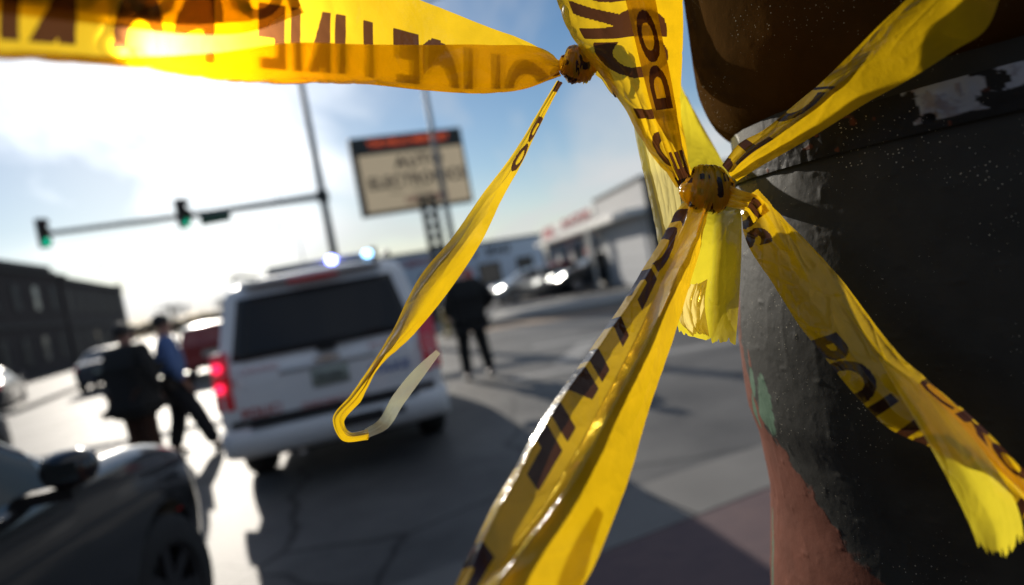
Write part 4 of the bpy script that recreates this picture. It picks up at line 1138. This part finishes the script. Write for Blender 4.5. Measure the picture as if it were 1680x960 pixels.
# ------------------------------------------------------------------ the plastic barrier tape
def raster_text(txt, h_m=.054, res=.0005, cond=.80):
    me = text_mesh(txt, 1.0, 0, 'LEFT', bold=.045, spacing=1.08)
    vs = np.array([v.co[:] for v in me.vertices]); me.calc_loop_triangles()
    tr = np.array([t.vertices[:] for t in me.loop_triangles])
    vs = vs[:, :2]; vs -= vs.min(0); sc_ = h_m / vs[:, 1].max(); vs *= sc_; vs[:, 0] *= cond
    w, h = vs.max(0); nx, ny = int(w / res) + 4, int(h / res) + 4
    img = np.zeros((ny, nx), np.float32)
    for a, b, c in vs[tr] / res:
        x0, y0 = np.floor(np.minimum(np.minimum(a, b), c)).astype(int); x1, y1 = np.ceil(np.maximum(np.maximum(a, b), c)).astype(int)
        X, Y = np.meshgrid(np.arange(x0, x1 + 1), np.arange(y0, y1 + 1))
        def e(p, q): return (q[0] - p[0]) * (Y - p[1]) - (q[1] - p[1]) * (X - p[0])
        e0, e1, e2 = e(a, b), e(b, c), e(c, a)
        ins = ((e0 >= 0) & (e1 >= 0) & (e2 >= 0)) | ((e0 <= 0) & (e1 <= 0) & (e2 <= 0))
        yy = np.clip(Y[ins], 0, ny - 1); xx = np.clip(X[ins], 0, nx - 1); img[yy, xx] = 1
    bpy.data.meshes.remove(me)
    return img, w
TXT_IMG, TXT_W = raster_text('POLICE LINE  DO NOT CROSS')
TXT_PERIOD = TXT_W + .09

def ink_at(u, v, phase, mirror=False, w=.076, h_m=.054, res=.0005, flip=False):
    """u along the tape, v across, in metres"""
    uu = np.mod((-u if mirror else u) + phase, TXT_PERIOD)
    vv = (w - v if flip else v) - (w - h_m) / 2
    xi = uu / res; yi = vv / res
    ok = (xi >= 0) & (xi < TXT_IMG.shape[1] - 1) & (yi >= 0) & (yi < TXT_IMG.shape[0] - 1)
    xi = np.clip(xi, 0, TXT_IMG.shape[1] - 2); yi = np.clip(yi, 0, TXT_IMG.shape[0] - 2)
    x0 = xi.astype(int); y0 = yi.astype(int); fx = xi - x0; fy = yi - y0
    I = TXT_IMG
    return np.where(ok, (I[y0, x0] * (1 - fx) + I[y0, x0 + 1] * fx) * (1 - fy) + (I[y0 + 1, x0] * (1 - fx) + I[y0 + 1, x0 + 1] * fx) * fy, 0)

def ribbon(name, rails, vpos, label=None, parent=None, phase=0.0, mirror=False, flip=False, wr=.0012, seed=0, mat=None, fray=0.0, fray_start=0.0, step=.0011, nv=78, sharp=False,
           pleat=0.0, npl=3, knot_s=None, print_=True, vw=.076, cat='tape', voff=0.0, uscale=1.0, prange=None, vmax=2.0, vmin=-1.0):
    """rails: lists of (px, py, depth) along the tape at the cross positions vpos (0..1)"""
    rails = [np.array([P(*q) for q in r]) for r in rails]
    mid = rails[len(rails) // 2]
    seg = np.linalg.norm(np.diff(sum(rails) / len(rails), axis=0), axis=1); cum = np.concatenate([[0], np.cumsum(seg)]); Ln = cum[-1]
    ns = max(12, int(Ln / step)); s = np.linspace(0, 1, ns)
    t = cum / Ln
    RR = np.stack([catmull(t, r, s) for r in rails], 1)                # ns x k x 3
    v = np.linspace(0, 1, nv)
    # ragged ends: columns are cut short by a torn outline
    Vg, Sg = np.meshgrid(v, s)
    if fray or fray_start:
        jag = (np.abs(vnoise(v * 11, 0 * v, seed + 50) - .5) * .55 + np.clip(vnoise(v * 34, 0 * v, seed + 51) - .6, 0, 1) * .8 + .6 * vnoise(v * 3.2, 0 * v, seed + 52)) / Ln
        s1 = 1 - fray * jag; s0 = fray_start * jag
        Sg = s0[None, :] + Sg * (s1 - s0)[None, :]
        cols = np.zeros((ns, nv, 3))
        for j in range(nv):
            rj = np.stack([catmull(t, r, Sg[:, j]) for r in rails], 1)
            f = pchip if not sharp else pchip
            tmp = f(np.array(vpos), rj.transpose(1, 0, 2).reshape(len(rails), -1), np.array([v[j]])) if len(rails) > 2 else None
            cols[:, j] = (tmp.reshape(ns, 3) if tmp is not None else rj[:, 0] * (1 - v[j]) + rj[:, 1] * v[j])
        G = cols
    else:
        if len(rails) > 2:
            fn = (lambda a, b, c: np.stack([np.interp(c, a, b[:, q]) for q in range(b.shape[1])], 1)) if sharp else pchip
            G = fn(np.array(vpos), RR.transpose(1, 0, 2).reshape(len(rails), -1), v).reshape(nv, ns, 3).transpose(1, 0, 2)
        else:
            G = RR[:, None, 0] * (1 - v)[None, :, None] + RR[:, None, 1] * v[None, :, None]
    du = np.gradient(G, axis=0); dvv = np.gradient(G, axis=1)
    nn = np.cross(du, dvv); nn /= np.linalg.norm(nn, axis=2, keepdims=True) + 1e-12
    um = Sg * Ln; vm = Vg * vw
    warp = (vnoise(um * 14, vm * 30, seed + 2) - .5) * .02
    cre = ridge((um + warp) * 18 + vm * 14, (vm + warp) * 46 + um * 6, seed) ** 3 - .4
    cre2 = ridge(um * 46 - vm * 40, vm * 60 + um * 34, seed + 5) ** 4 - .3
    big = fbm(um * 9, vm * 22, seed + 9, 3) - .5
    dsp = wr * (cre * 1.0 + cre2 * .45 + big * 2.4)
    if knot_s is not None:
        kk = np.exp(-np.minimum(*[np.abs(Sg - a) * Ln / .05 for a in (knot_s if hasattr(knot_s, '__len__') else (knot_s, knot_s))]))
        dsp = dsp * (1 + 1.5 * kk) + kk * pleat * np.sin(Vg * math.pi * 2 * npl + seed)
    G = G + nn * dsp[..., None]
    ink = ink_at(um / uscale, vm + voff, phase, mirror, vw, flip=flip) if print_ else 0 * um
    ink = ink * (Vg <= vmax) * (Vg >= vmin)
    if prange: ink = ink * sum(((Sg >= a) & (Sg <= b)) for a, b in prange)
    idx = np.arange(ns * nv).reshape(ns, nv)
    q = np.stack([idx[:-1, :-1], idx[1:, :-1], idx[1:, 1:], idx[:-1, 1:]], -1).reshape(-1, 4)
    me = bpy.data.meshes.new(name)
    me.vertices.add(ns * nv); me.vertices.foreach_set('co', G.reshape(-1))
    me.loops.add(q.size); me.loops.foreach_set('vertex_index', q.ravel())
    me.polygons.add(len(q)); me.polygons.foreach_set('loop_start', np.arange(0, q.size, 4))
    me.update(calc_edges=True)
    at = me.attributes.new('ink', 'FLOAT', 'POINT'); at.data.foreach_set('value', np.asarray(ink, np.float32).ravel())
    o = link(name, me, mat or M_TAPE, parent, True)
    if label: setp(o, label, cat)
    return o

def into(o, par):
    bpy.context.view_layer.update()
    o.parent = par; o.matrix_parent_inverse = par.matrix_world.inverted(); return o

# 1 the banner running out of the picture at the upper left
A = [(918, 98, 0.655), (880, 76, 0.655), (800, 44, 0.64), (700, 4, 0.605), (600, -32, 0.56), (480, -60, 0.5), (340, -85, 0.43), (180, -110, 0.355), (0, -140, 0.3), (-160, -170, 0.26), (-620, -230, 0.245), (-1300, -290, 0.25)]
B = [(918, 122, 0.667), (880, 140, 0.667), (800, 153, 0.652), (700, 149, 0.617), (600, 139, 0.5720000000000001), (480, 137, 0.512), (340, 128, 0.442), (180, 108, 0.367), (0, 99, 0.312), (-160, 92, 0.272), (-620, 60, 0.257), (-1300, 0, 0.262)]
B2 = [(918, 116, 0.657), (880, 128, 0.657), (800, 139, 0.642), (700, 138, 0.607), (600, 134, 0.562), (480, 135, 0.502), (340, 126, 0.432), (180, 106, 0.357), (0, 97, 0.302), (-160, 90, 0.262), (-620, 58, 0.247), (-1300, -2, 0.252)]
D = [(918, 104, 0.643), (895, 83, 0.643), (800, 74, 0.628), (700, 74, 0.593), (600, 73, 0.548), (480, 70, 0.488), (340, 62, 0.418), (180, 45, 0.34299999999999997), (0, 25, 0.288), (-160, 10, 0.248)]
D = D[:6] + [(340, 88, .425), (180, 92, .352), (0, 84, .298), (-160, 78, .257), (-620, 46, .238), (-1300, -14, .243)]
banner_t = empty('barrier_tape', 'wide yellow tape stretched from the upper left edge to the left knot', 'tape', P(918, 107, .66))
U1 = [(470, -40, 0.512), (400, -60, 0.475), (300, -80, 0.42), (160, -100, 0.358), (0, -120, 0.31), (-160, -150, 0.27), (-620, -215, 0.25), (-1300, -270, 0.255)]
U2 = [(500, 20, 0.512), (420, 50, 0.478), (310, 56, 0.424), (160, 40, 0.36), (0, 22, 0.312), (-160, 5, 0.272), (-620, -60, 0.252), (-1300, -110, 0.257)]
BANNER = ribbon('strand', [A, B, B2, D], [0, .60, .66, 1.0], seed=1, phase=.02, knot_s=0.0, pleat=.0016, npl=4, wr=.0012, flip=True, vw=.085, vmax=.49)
UNDER = ribbon('strand', [U1, U2], [0, 1], seed=41, phase=.5, wr=.0012, flip=True)
off = lambda L_, dx, dy, dd: [(a + dx, b + dy, c + dd) for a, b, c in L_]
UNDER2 = ribbon('strand', [off(U1[1:], 0, 0, .012), off(U2[1:], -10, -14, .010)], [0, 1], seed=43, phase=.77, wr=.0014, flip=True)

into(BANNER, banner_t); into(UNDER, banner_t); into(UNDER2, banner_t)
# 2 the thin twisted loop hanging from the left knot
LA = [(914, 132, .655), (880, 190, .66), (838, 258, .66), (792, 318, .655), (742, 390, .65), (690, 452, .645), (644, 540, .64), (606, 602, .635), (574, 648, .63), (545, 690, .625), (560, 722, .63), (604, 722, .645)]
LB = [(922, 136, .66), (890, 196, .665), (856, 268, .665), (822, 330, .66), (790, 396, .64), (742, 470, .63), (672, 556, .635), (620, 606, .64), (596, 654, .635), (566, 692, .63), (574, 707, .64), (604, 704, .655)]
LM = [((a[0] + b[0]) / 2 + 2, (a[1] + b[1]) / 2, (a[2] + b[2]) / 2 - .012 * (1 if 3 < i < 8 else .4)) for i, (a, b) in enumerate(zip(LA, LB))]
loop = empty('twisted_tape', 'thin twisted yellow tape hanging in a loop in front of the police SUV', 'tape', P(918, 130, .66))
into(ribbon('strand', [LA, LM, LB], [0, .5, 1], seed=3, phase=.31, wr=.0006, nv=40, knot_s=(0.0, .78), pleat=.0012, voff=-.008, uscale=.7, prange=[(0, .24)]), loop)
TA = [(600, 720, .645), (634, 704, .66), (662, 664, .665), (698, 614, .675), (722, 580, .69)]
TB = [(598, 704, .655), (620, 690, .67), (644, 650, .65), (680, 606, .66), (716, 574, .68)]
into(ribbon('back_strand', [TA, TB], [0, 1], seed=4, wr=.0003, nv=30, mat=M_TAPE_PALE, print_=False), loop)

# 3 tape rising from the main knot to the top of the picture
VA = [(1116, 304, 0.635), (1064, 243, 0.635), (1024, 168, 0.63), (985, 113, 0.625), (943, 58, 0.61), (920, 0, 0.6), (905, -60, 0.59), (890, -160, 0.57), (870, -420, 0.53)]
VB = [(1122, 300, 0.63), (1090, 240, 0.63), (1062, 170, 0.62), (1040, 110, 0.61), (1022, 56, 0.6), (1005, 0, 0.585), (990, -60, 0.575), (980, -160, 0.56), (960, -420, 0.52)]
VC = [(1138, 298, 0.645), (1126, 240, 0.655), (1116, 170, 0.655), (1118, 110, 0.65), (1120, 56, 0.64), (1120, 0, 0.63), (1122, -60, 0.62), (1122, -160, 0.6), (1118, -420, 0.56)]
ribbon('barrier_tape', [off(VA, -5, 3, .010), off(VA, 5, 0, 0), VB, VC], [0, .1, .46, 1], 'wide lettered tape rising from the main knot to the top edge', seed=6, phase=.50, uscale=.95, knot_s=0.0, pleat=.002, npl=4, wr=.0018)
SA = [(1112, 296, 0.615), (1090, 244, 0.61), (1070, 180, 0.605), (1052, 110, 0.6), (1038, 50, 0.59), (1024, -10, 0.58), (1012, -60, 0.57), (996, -160, 0.55), (970, -420, 0.51)]
SB = [(1134, 288, 0.62), (1118, 236, 0.62), (1108, 176, 0.615), (1096, 110, 0.61), (1084, 50, 0.6), (1074, -10, 0.59), (1066, -60, 0.58), (1054, -160, 0.56), (1030, -420, 0.52)]
SM = [((a[0] + b[0]) / 2, (a[1] + b[1]) / 2, a[2] - .003) for a, b in zip(SA, SB)]
ribbon('barrier_tape', [SA, SM, SB], [0, .5, 1], 'narrow gathered tape with dark bands in front of the rising tape', seed=8, phase=.30, uscale=1.0, wr=.0007, nv=56, knot_s=0.0, pleat=.0005)

WA = [(1112, 300, 0.66), (1088, 236, 0.72), (1060, 170, 0.77), (1044, 110, 0.8), (1034, 50, 0.82), (1024, -10, 0.83), (1014, -80, 0.84), (1006, -180, 0.85), (990, -420, 0.86)]
WB = [(1130, 296, 0.665), (1126, 236, 0.725), (1114, 170, 0.775), (1116, 110, 0.805), (1118, 50, 0.825), (1119, -10, 0.835), (1119, -80, 0.845), (1118, -180, 0.855), (1112, -420, 0.865)]
ribbon('barrier_tape', [WA, WB], [0, 1], 'second tape added behind the wide lettered one to shade the pole sleeve', seed=52, phase=.85, wr=.0014, nv=60, uscale=1.1)  # extra tape placed to filter the sun falling on the sleeve
# 4 tape behind the knot: pale edge on the left, flat lemon panel on the right
EA = [(1040, 178, .66), (1050, 240, .66), (1066, 310, .66), (1080, 372, .655), (1088, 410, .65), (1110, 440, .66)]
EB = [(1062, 182, .665), (1086, 240, .665), (1108, 292, .66), (1118, 340, .655), (1118, 390, .65), (1120, 440, .66)]
ribbon('barrier_tape', [off(EA, -4, 0, .012), off(EA, 6, 0, 0), EB], [0, .14, 1], 'pale edged sheet of tape left of the main knot against the sky', seed=10, phase=.9, wr=.0010, print_=False, mat=M_TAPE_WASHED)
BA = [(1112, 130, .86), (1114, 210, .84), (1118, 300, .77), (1116, 380, .665), (1112, 450, .65), (1108, 505, .645), (1118, 560, .64)]
BB = [(1116, 135, .86), (1150, 225, .84), (1166, 300, .77), (1170, 380, .68), (1166, 450, .67), (1160, 505, .66), (1158, 568, .655)]
BC = [(1120, 150, .86), (1187, 268, .82), (1206, 322, .75), (1217, 380, .655), (1215, 450, .64), (1211, 505, .635), (1206, 570, .635)]
ribbon('barrier_tape', [BA, BB, BC], [0, .45, 1], 'bright lemon tape tail with a torn end hanging beside the pole', seed=12, phase=.42, wr=.0009, fray=.016, print_=False, mat=M_TAPE_SUNLIT)

ZA = [(1122, 470, .625), (1112, 500, .62), (1116, 528, .622), (1138, 548, .63)]
ZB = [(1160, 462, .63), (1156, 500, .615), (1160, 530, .62), (1164, 552, .628)]
ribbon('barrier_tape', [ZA, ZB], [0, 1], 'crumpled clear scrap at the lower left of the lemon tape tail', seed=61, wr=.004, nv=40, print_=False, fray=.006, mat=M_TAPE_WASHED)
# 5 tape running down to the bottom edge
CA = [(1134, 330, 0.62), (1102, 385, 0.61), (1070, 440, 0.59), (1020, 518, 0.555), (962, 600, 0.52), (900, 690, 0.48), (846, 786, 0.45), (800, 872, 0.425), (758, 965, 0.405), (730, 1040, 0.39), (690, 1200, 0.375), (640, 1500, 0.36)]
CM = [(1146, 335, 0.605), (1124, 400, 0.59), (1095, 462, 0.565), (1050, 560, 0.53), (1004, 650, 0.495), (950, 750, 0.455), (896, 838, 0.425), (840, 910, 0.405), (798, 975, 0.385), (770, 1050, 0.375), (730, 1210, 0.36), (690, 1510, 0.345)]
CB = [(1158, 345, 0.62), (1146, 410, 0.61), (1130, 470, 0.59), (1100, 570, 0.555), (1066, 672, 0.52), (1036, 770, 0.485), (1008, 850, 0.455), (976, 925, 0.43), (944, 985, 0.415), (915, 1060, 0.4), (860, 1220, 0.385), (800, 1520, 0.37)]
ribbon('barrier_tape', [off(CA, -15, 5, .011), CA, off(CM, -11, 5, .006), off(CM, 15, -6, -.011), CB], [0, .10, .42, .55, 1], 'large folded tape running from the main knot to the bottom edge', seed=14, phase=.10, wr=.0008, knot_s=0.0, pleat=.002, sharp=True, voff=.040, uscale=1.35)

# 6 tape rising over the pole to the upper right
DA = [(1186, 272, .625), (1212, 238, .62), (1252, 214, .605), (1296, 178, .59), (1342, 140, .57), (1392, 92, .54), (1440, 44, .515), (1490, -4, .49), (1530, -50, .47)]
DM = [(1196, 286, 0.615), (1232, 256, 0.608), (1280, 224, 0.59), (1326, 184, 0.572), (1378, 140, 0.55), (1440, 92, 0.522), (1500, 44, 0.497), (1560, -6, 0.47), (1600, -55, 0.452)]
DB = [(1208, 296, .63), (1246, 272, .62), (1296, 246, .60), (1350, 214, .575), (1420, 170, .55), (1496, 128, .515), (1564, 84, .49), (1622, 42, .47), (1655, -50, .455)]
ribbon('barrier_tape', [DA, DM, DB], [0, .5, 1], 'tape crossing the dark pole towards the upper right corner', seed=16, phase=.55, prange=[(0, .47)], voff=.030, wr=.0006, knot_s=0.0, pleat=.0009, vw=.076)

# 7 tape running to the lower right
FA = [(1212, 330, .62), (1222, 392, .61), (1262, 456, .59), (1308, 530, .565), (1352, 586, .545), (1404, 650, .52), (1462, 706, .50), (1540, 742, .485), (1620, 800, .475), (1700, 872, .47)]
FM = [(1232, 318, .605), (1262, 382, .595), (1304, 446, .575), (1350, 514, .55), (1396, 570, .53), (1446, 626, .505), (1500, 676, .487), (1570, 722, .472), (1640, 780, .465), (1710, 850, .46)]
FB = [(1246, 308, .615), (1290, 360, .60), (1346, 420, .575), (1400, 484, .55), (1442, 540, .53), (1484, 590, .51), (1532, 634, .495), (1594, 692, .48), (1656, 762, .47), (1720, 838, .465)]
ribbon('barrier_tape', [FA, FM, FB], [0, .42, 1], 'amber tape crossing the dark pole towards the lower right corner', seed=18, phase=.70, wr=.0014, voff=.034, uscale=.8, prange=[(.0, .14), (.27, 1)], knot_s=0.0, pleat=.0018)
HA = [(1443, 586, .50), (1476, 648, .49), (1520, 722, .475), (1562, 800, .463), (1594, 868, .458), (1614, 924, .455)]
HM = [(1446, 587, .497), (1496, 642, .484), (1550, 712, .467), (1600, 790, .455), (1636, 858, .45), (1650, 925, .447)]
HB = [(1449, 588, .50), (1512, 634, .488), (1576, 696, .472), (1636, 772, .46), (1672, 840, .455), (1684, 920, .452)]
ribbon('barrier_tape', [HA, HM, HB], [0, .5, 1], 'bright lemon tape tail with a torn end in the lower right', seed=20, wr=.0005, fray=.02, print_=False, mat=M_TAPE_SUNLIT)

IA = [(1500, 640, .492), (1572, 700, .477), (1632, 764, .466), (1690, 830, .47), (1720, 880, .468)]
IB = [(1516, 620, .50), (1600, 690, .480), (1658, 750, .468), (1716, 812, .475), (1750, 870, .473)]
ribbon('barrier_tape', [IA, IB], [0, 1], 'narrow dark printed tape edge beside the lemon tail in the lower right', seed=44, phase=.62, wr=.001, nv=50, uscale=.8, voff=-.022)
# knots: crumpled core with coils of tape wound round it
def knot(label, c, rx, ry, rz, tilt, seed, tails=()):
    c = np.array(c)
    t = empty('tape_knot', label, 'knot', c)
    r = np.random.RandomState(seed)
    ex = RT * math.cos(tilt) + UP * math.sin(tilt); ey = -RT * math.sin(tilt) + UP * math.cos(tilt); ez = -FW
    def sheetmesh(name, Fn, nu, nv_, close=True, inkf=None):
        U, Vv = np.meshgrid(np.linspace(0, 1, nu), np.linspace(0, 1, nv_), indexing='ij')
        L_ = Fn(U, Vv); G = (L_[..., 0:1] * ex + L_[..., 1:2] * ey + L_[..., 2:3] * ez)
        idx = np.arange(nu * nv_).reshape(nu, nv_)
        q = np.stack([idx[:-1, :-1], idx[1:, :-1], idx[1:, 1:], idx[:-1, 1:]], -1).reshape(-1, 4)
        me = bpy.data.meshes.new(name); me.vertices.add(nu * nv_); me.vertices.foreach_set('co', G.reshape(-1))
        me.loops.add(q.size); me.loops.foreach_set('vertex_index', q.ravel()); me.polygons.add(len(q)); me.polygons.foreach_set('loop_start', np.arange(0, q.size, 4)); me.update(calc_edges=True)
        at = me.attributes.new('ink', 'FLOAT', 'POINT'); at.data.foreach_set('value', np.asarray(inkf(U, Vv), np.float32).ravel())
        return link(name, me, M_TAPE, t, True)
    def core(U, Vv):
        th = math.pi * Vv; ph = 2 * math.pi * U
        cr_ = 1 + .34 * (ridge(3 * np.cos(ph) + 5, 6 * Vv + 2 * np.sin(ph), seed) - .5) + .10 * (ridge(9 * np.cos(ph) + 11, 14 * Vv, seed + 1) - .5)
        return np.stack([rx * .88 * cr_ * np.sin(th) * np.cos(ph), ry * .88 * cr_ * np.cos(th), rz * .88 * cr_ * np.sin(th) * np.sin(ph)], -1)
    sheetmesh('core', core, 90, 60, inkf=lambda U, Vv: (vnoise(6 * np.cos(2 * np.pi * U) + 8, 9 * Vv, seed + 3) > .74) * 1.0)
    for k in range(5):
        an = (k - 2) * .30 + r.uniform(-.2, .2); off = (k - 2) * rx * .26; wd = rx * r.uniform(.40, .62)
        def coil(U, Vv, an=an, off=off, wd=wd, k=k):
            ph = 2 * math.pi * U * 1.04 + k
            x = off + (Vv - .5) * wd * (1 + .3 * np.sin(ph)); sh = np.sqrt(np.clip(1 - (x / (rx * 1.12)) ** 2, .12, 1))
            rr = sh * (1.02 + .045 * np.sin(Vv * math.pi) + .05 * ridge(U * 9, Vv * 5, seed + k) + .05 * (k % 2) + .06 * U + .10 * np.abs(np.sin(Vv * 7 + 5 * U + k)) * (.6 + .4 * np.sin(U * 17 + k)))
            y = ry * rr * np.cos(ph); z = rz * rr * np.sin(ph)
            return np.stack([x * math.cos(an) - y * math.sin(an) * .5, x * math.sin(an) * .6 + y, z], -1)
        sheetmesh('coil', coil, 110, 22, inkf=lambda U, Vv, k=k: ((vnoise(U * 14 + k * 3, Vv * 2.2, seed + 30 + k) > .74)) * 1.0)
    return t
mm = lambda px, d: px * d / F_PX
knot('large tape knot at the pole where most of the tapes meet', P(1160, 312, .612), mm(44, .61), mm(33, .61), mm(30, .61), math.radians(6), 2)
k2 = knot('small tape knot at the right end of the banner', P(948, 107, .655), mm(33, .655), mm(25, .655), mm(24, .655), math.radians(4), 5)
# short twisted link between the small knot and the rising tape
KA = [(972, 84, .655), (992, 96, .65), (1006, 126, .645), (1014, 156, .64)]
KB = [(978, 122, .66), (988, 132, .655), (1000, 150, .65), (1012, 160, .645)]
ribbon('barrier_tape', [KA, KB], [0, 1], 'short crumpled tape end to the right of the small knot', seed=31, wr=.003, nv=40, phase=.2)
QA = [(1190, 300, .60), (1216, 312, .595), (1244, 322, .592), (1262, 346, .595)]
QB = [(1192, 338, .605), (1210, 342, .60), (1226, 346, .60), (1236, 366, .60)]
ribbon('barrier_tape', [QA, QB], [0, 1], 'short folded tape end just right of the large knot', seed=33, wr=.002, nv=40, phase=.45)
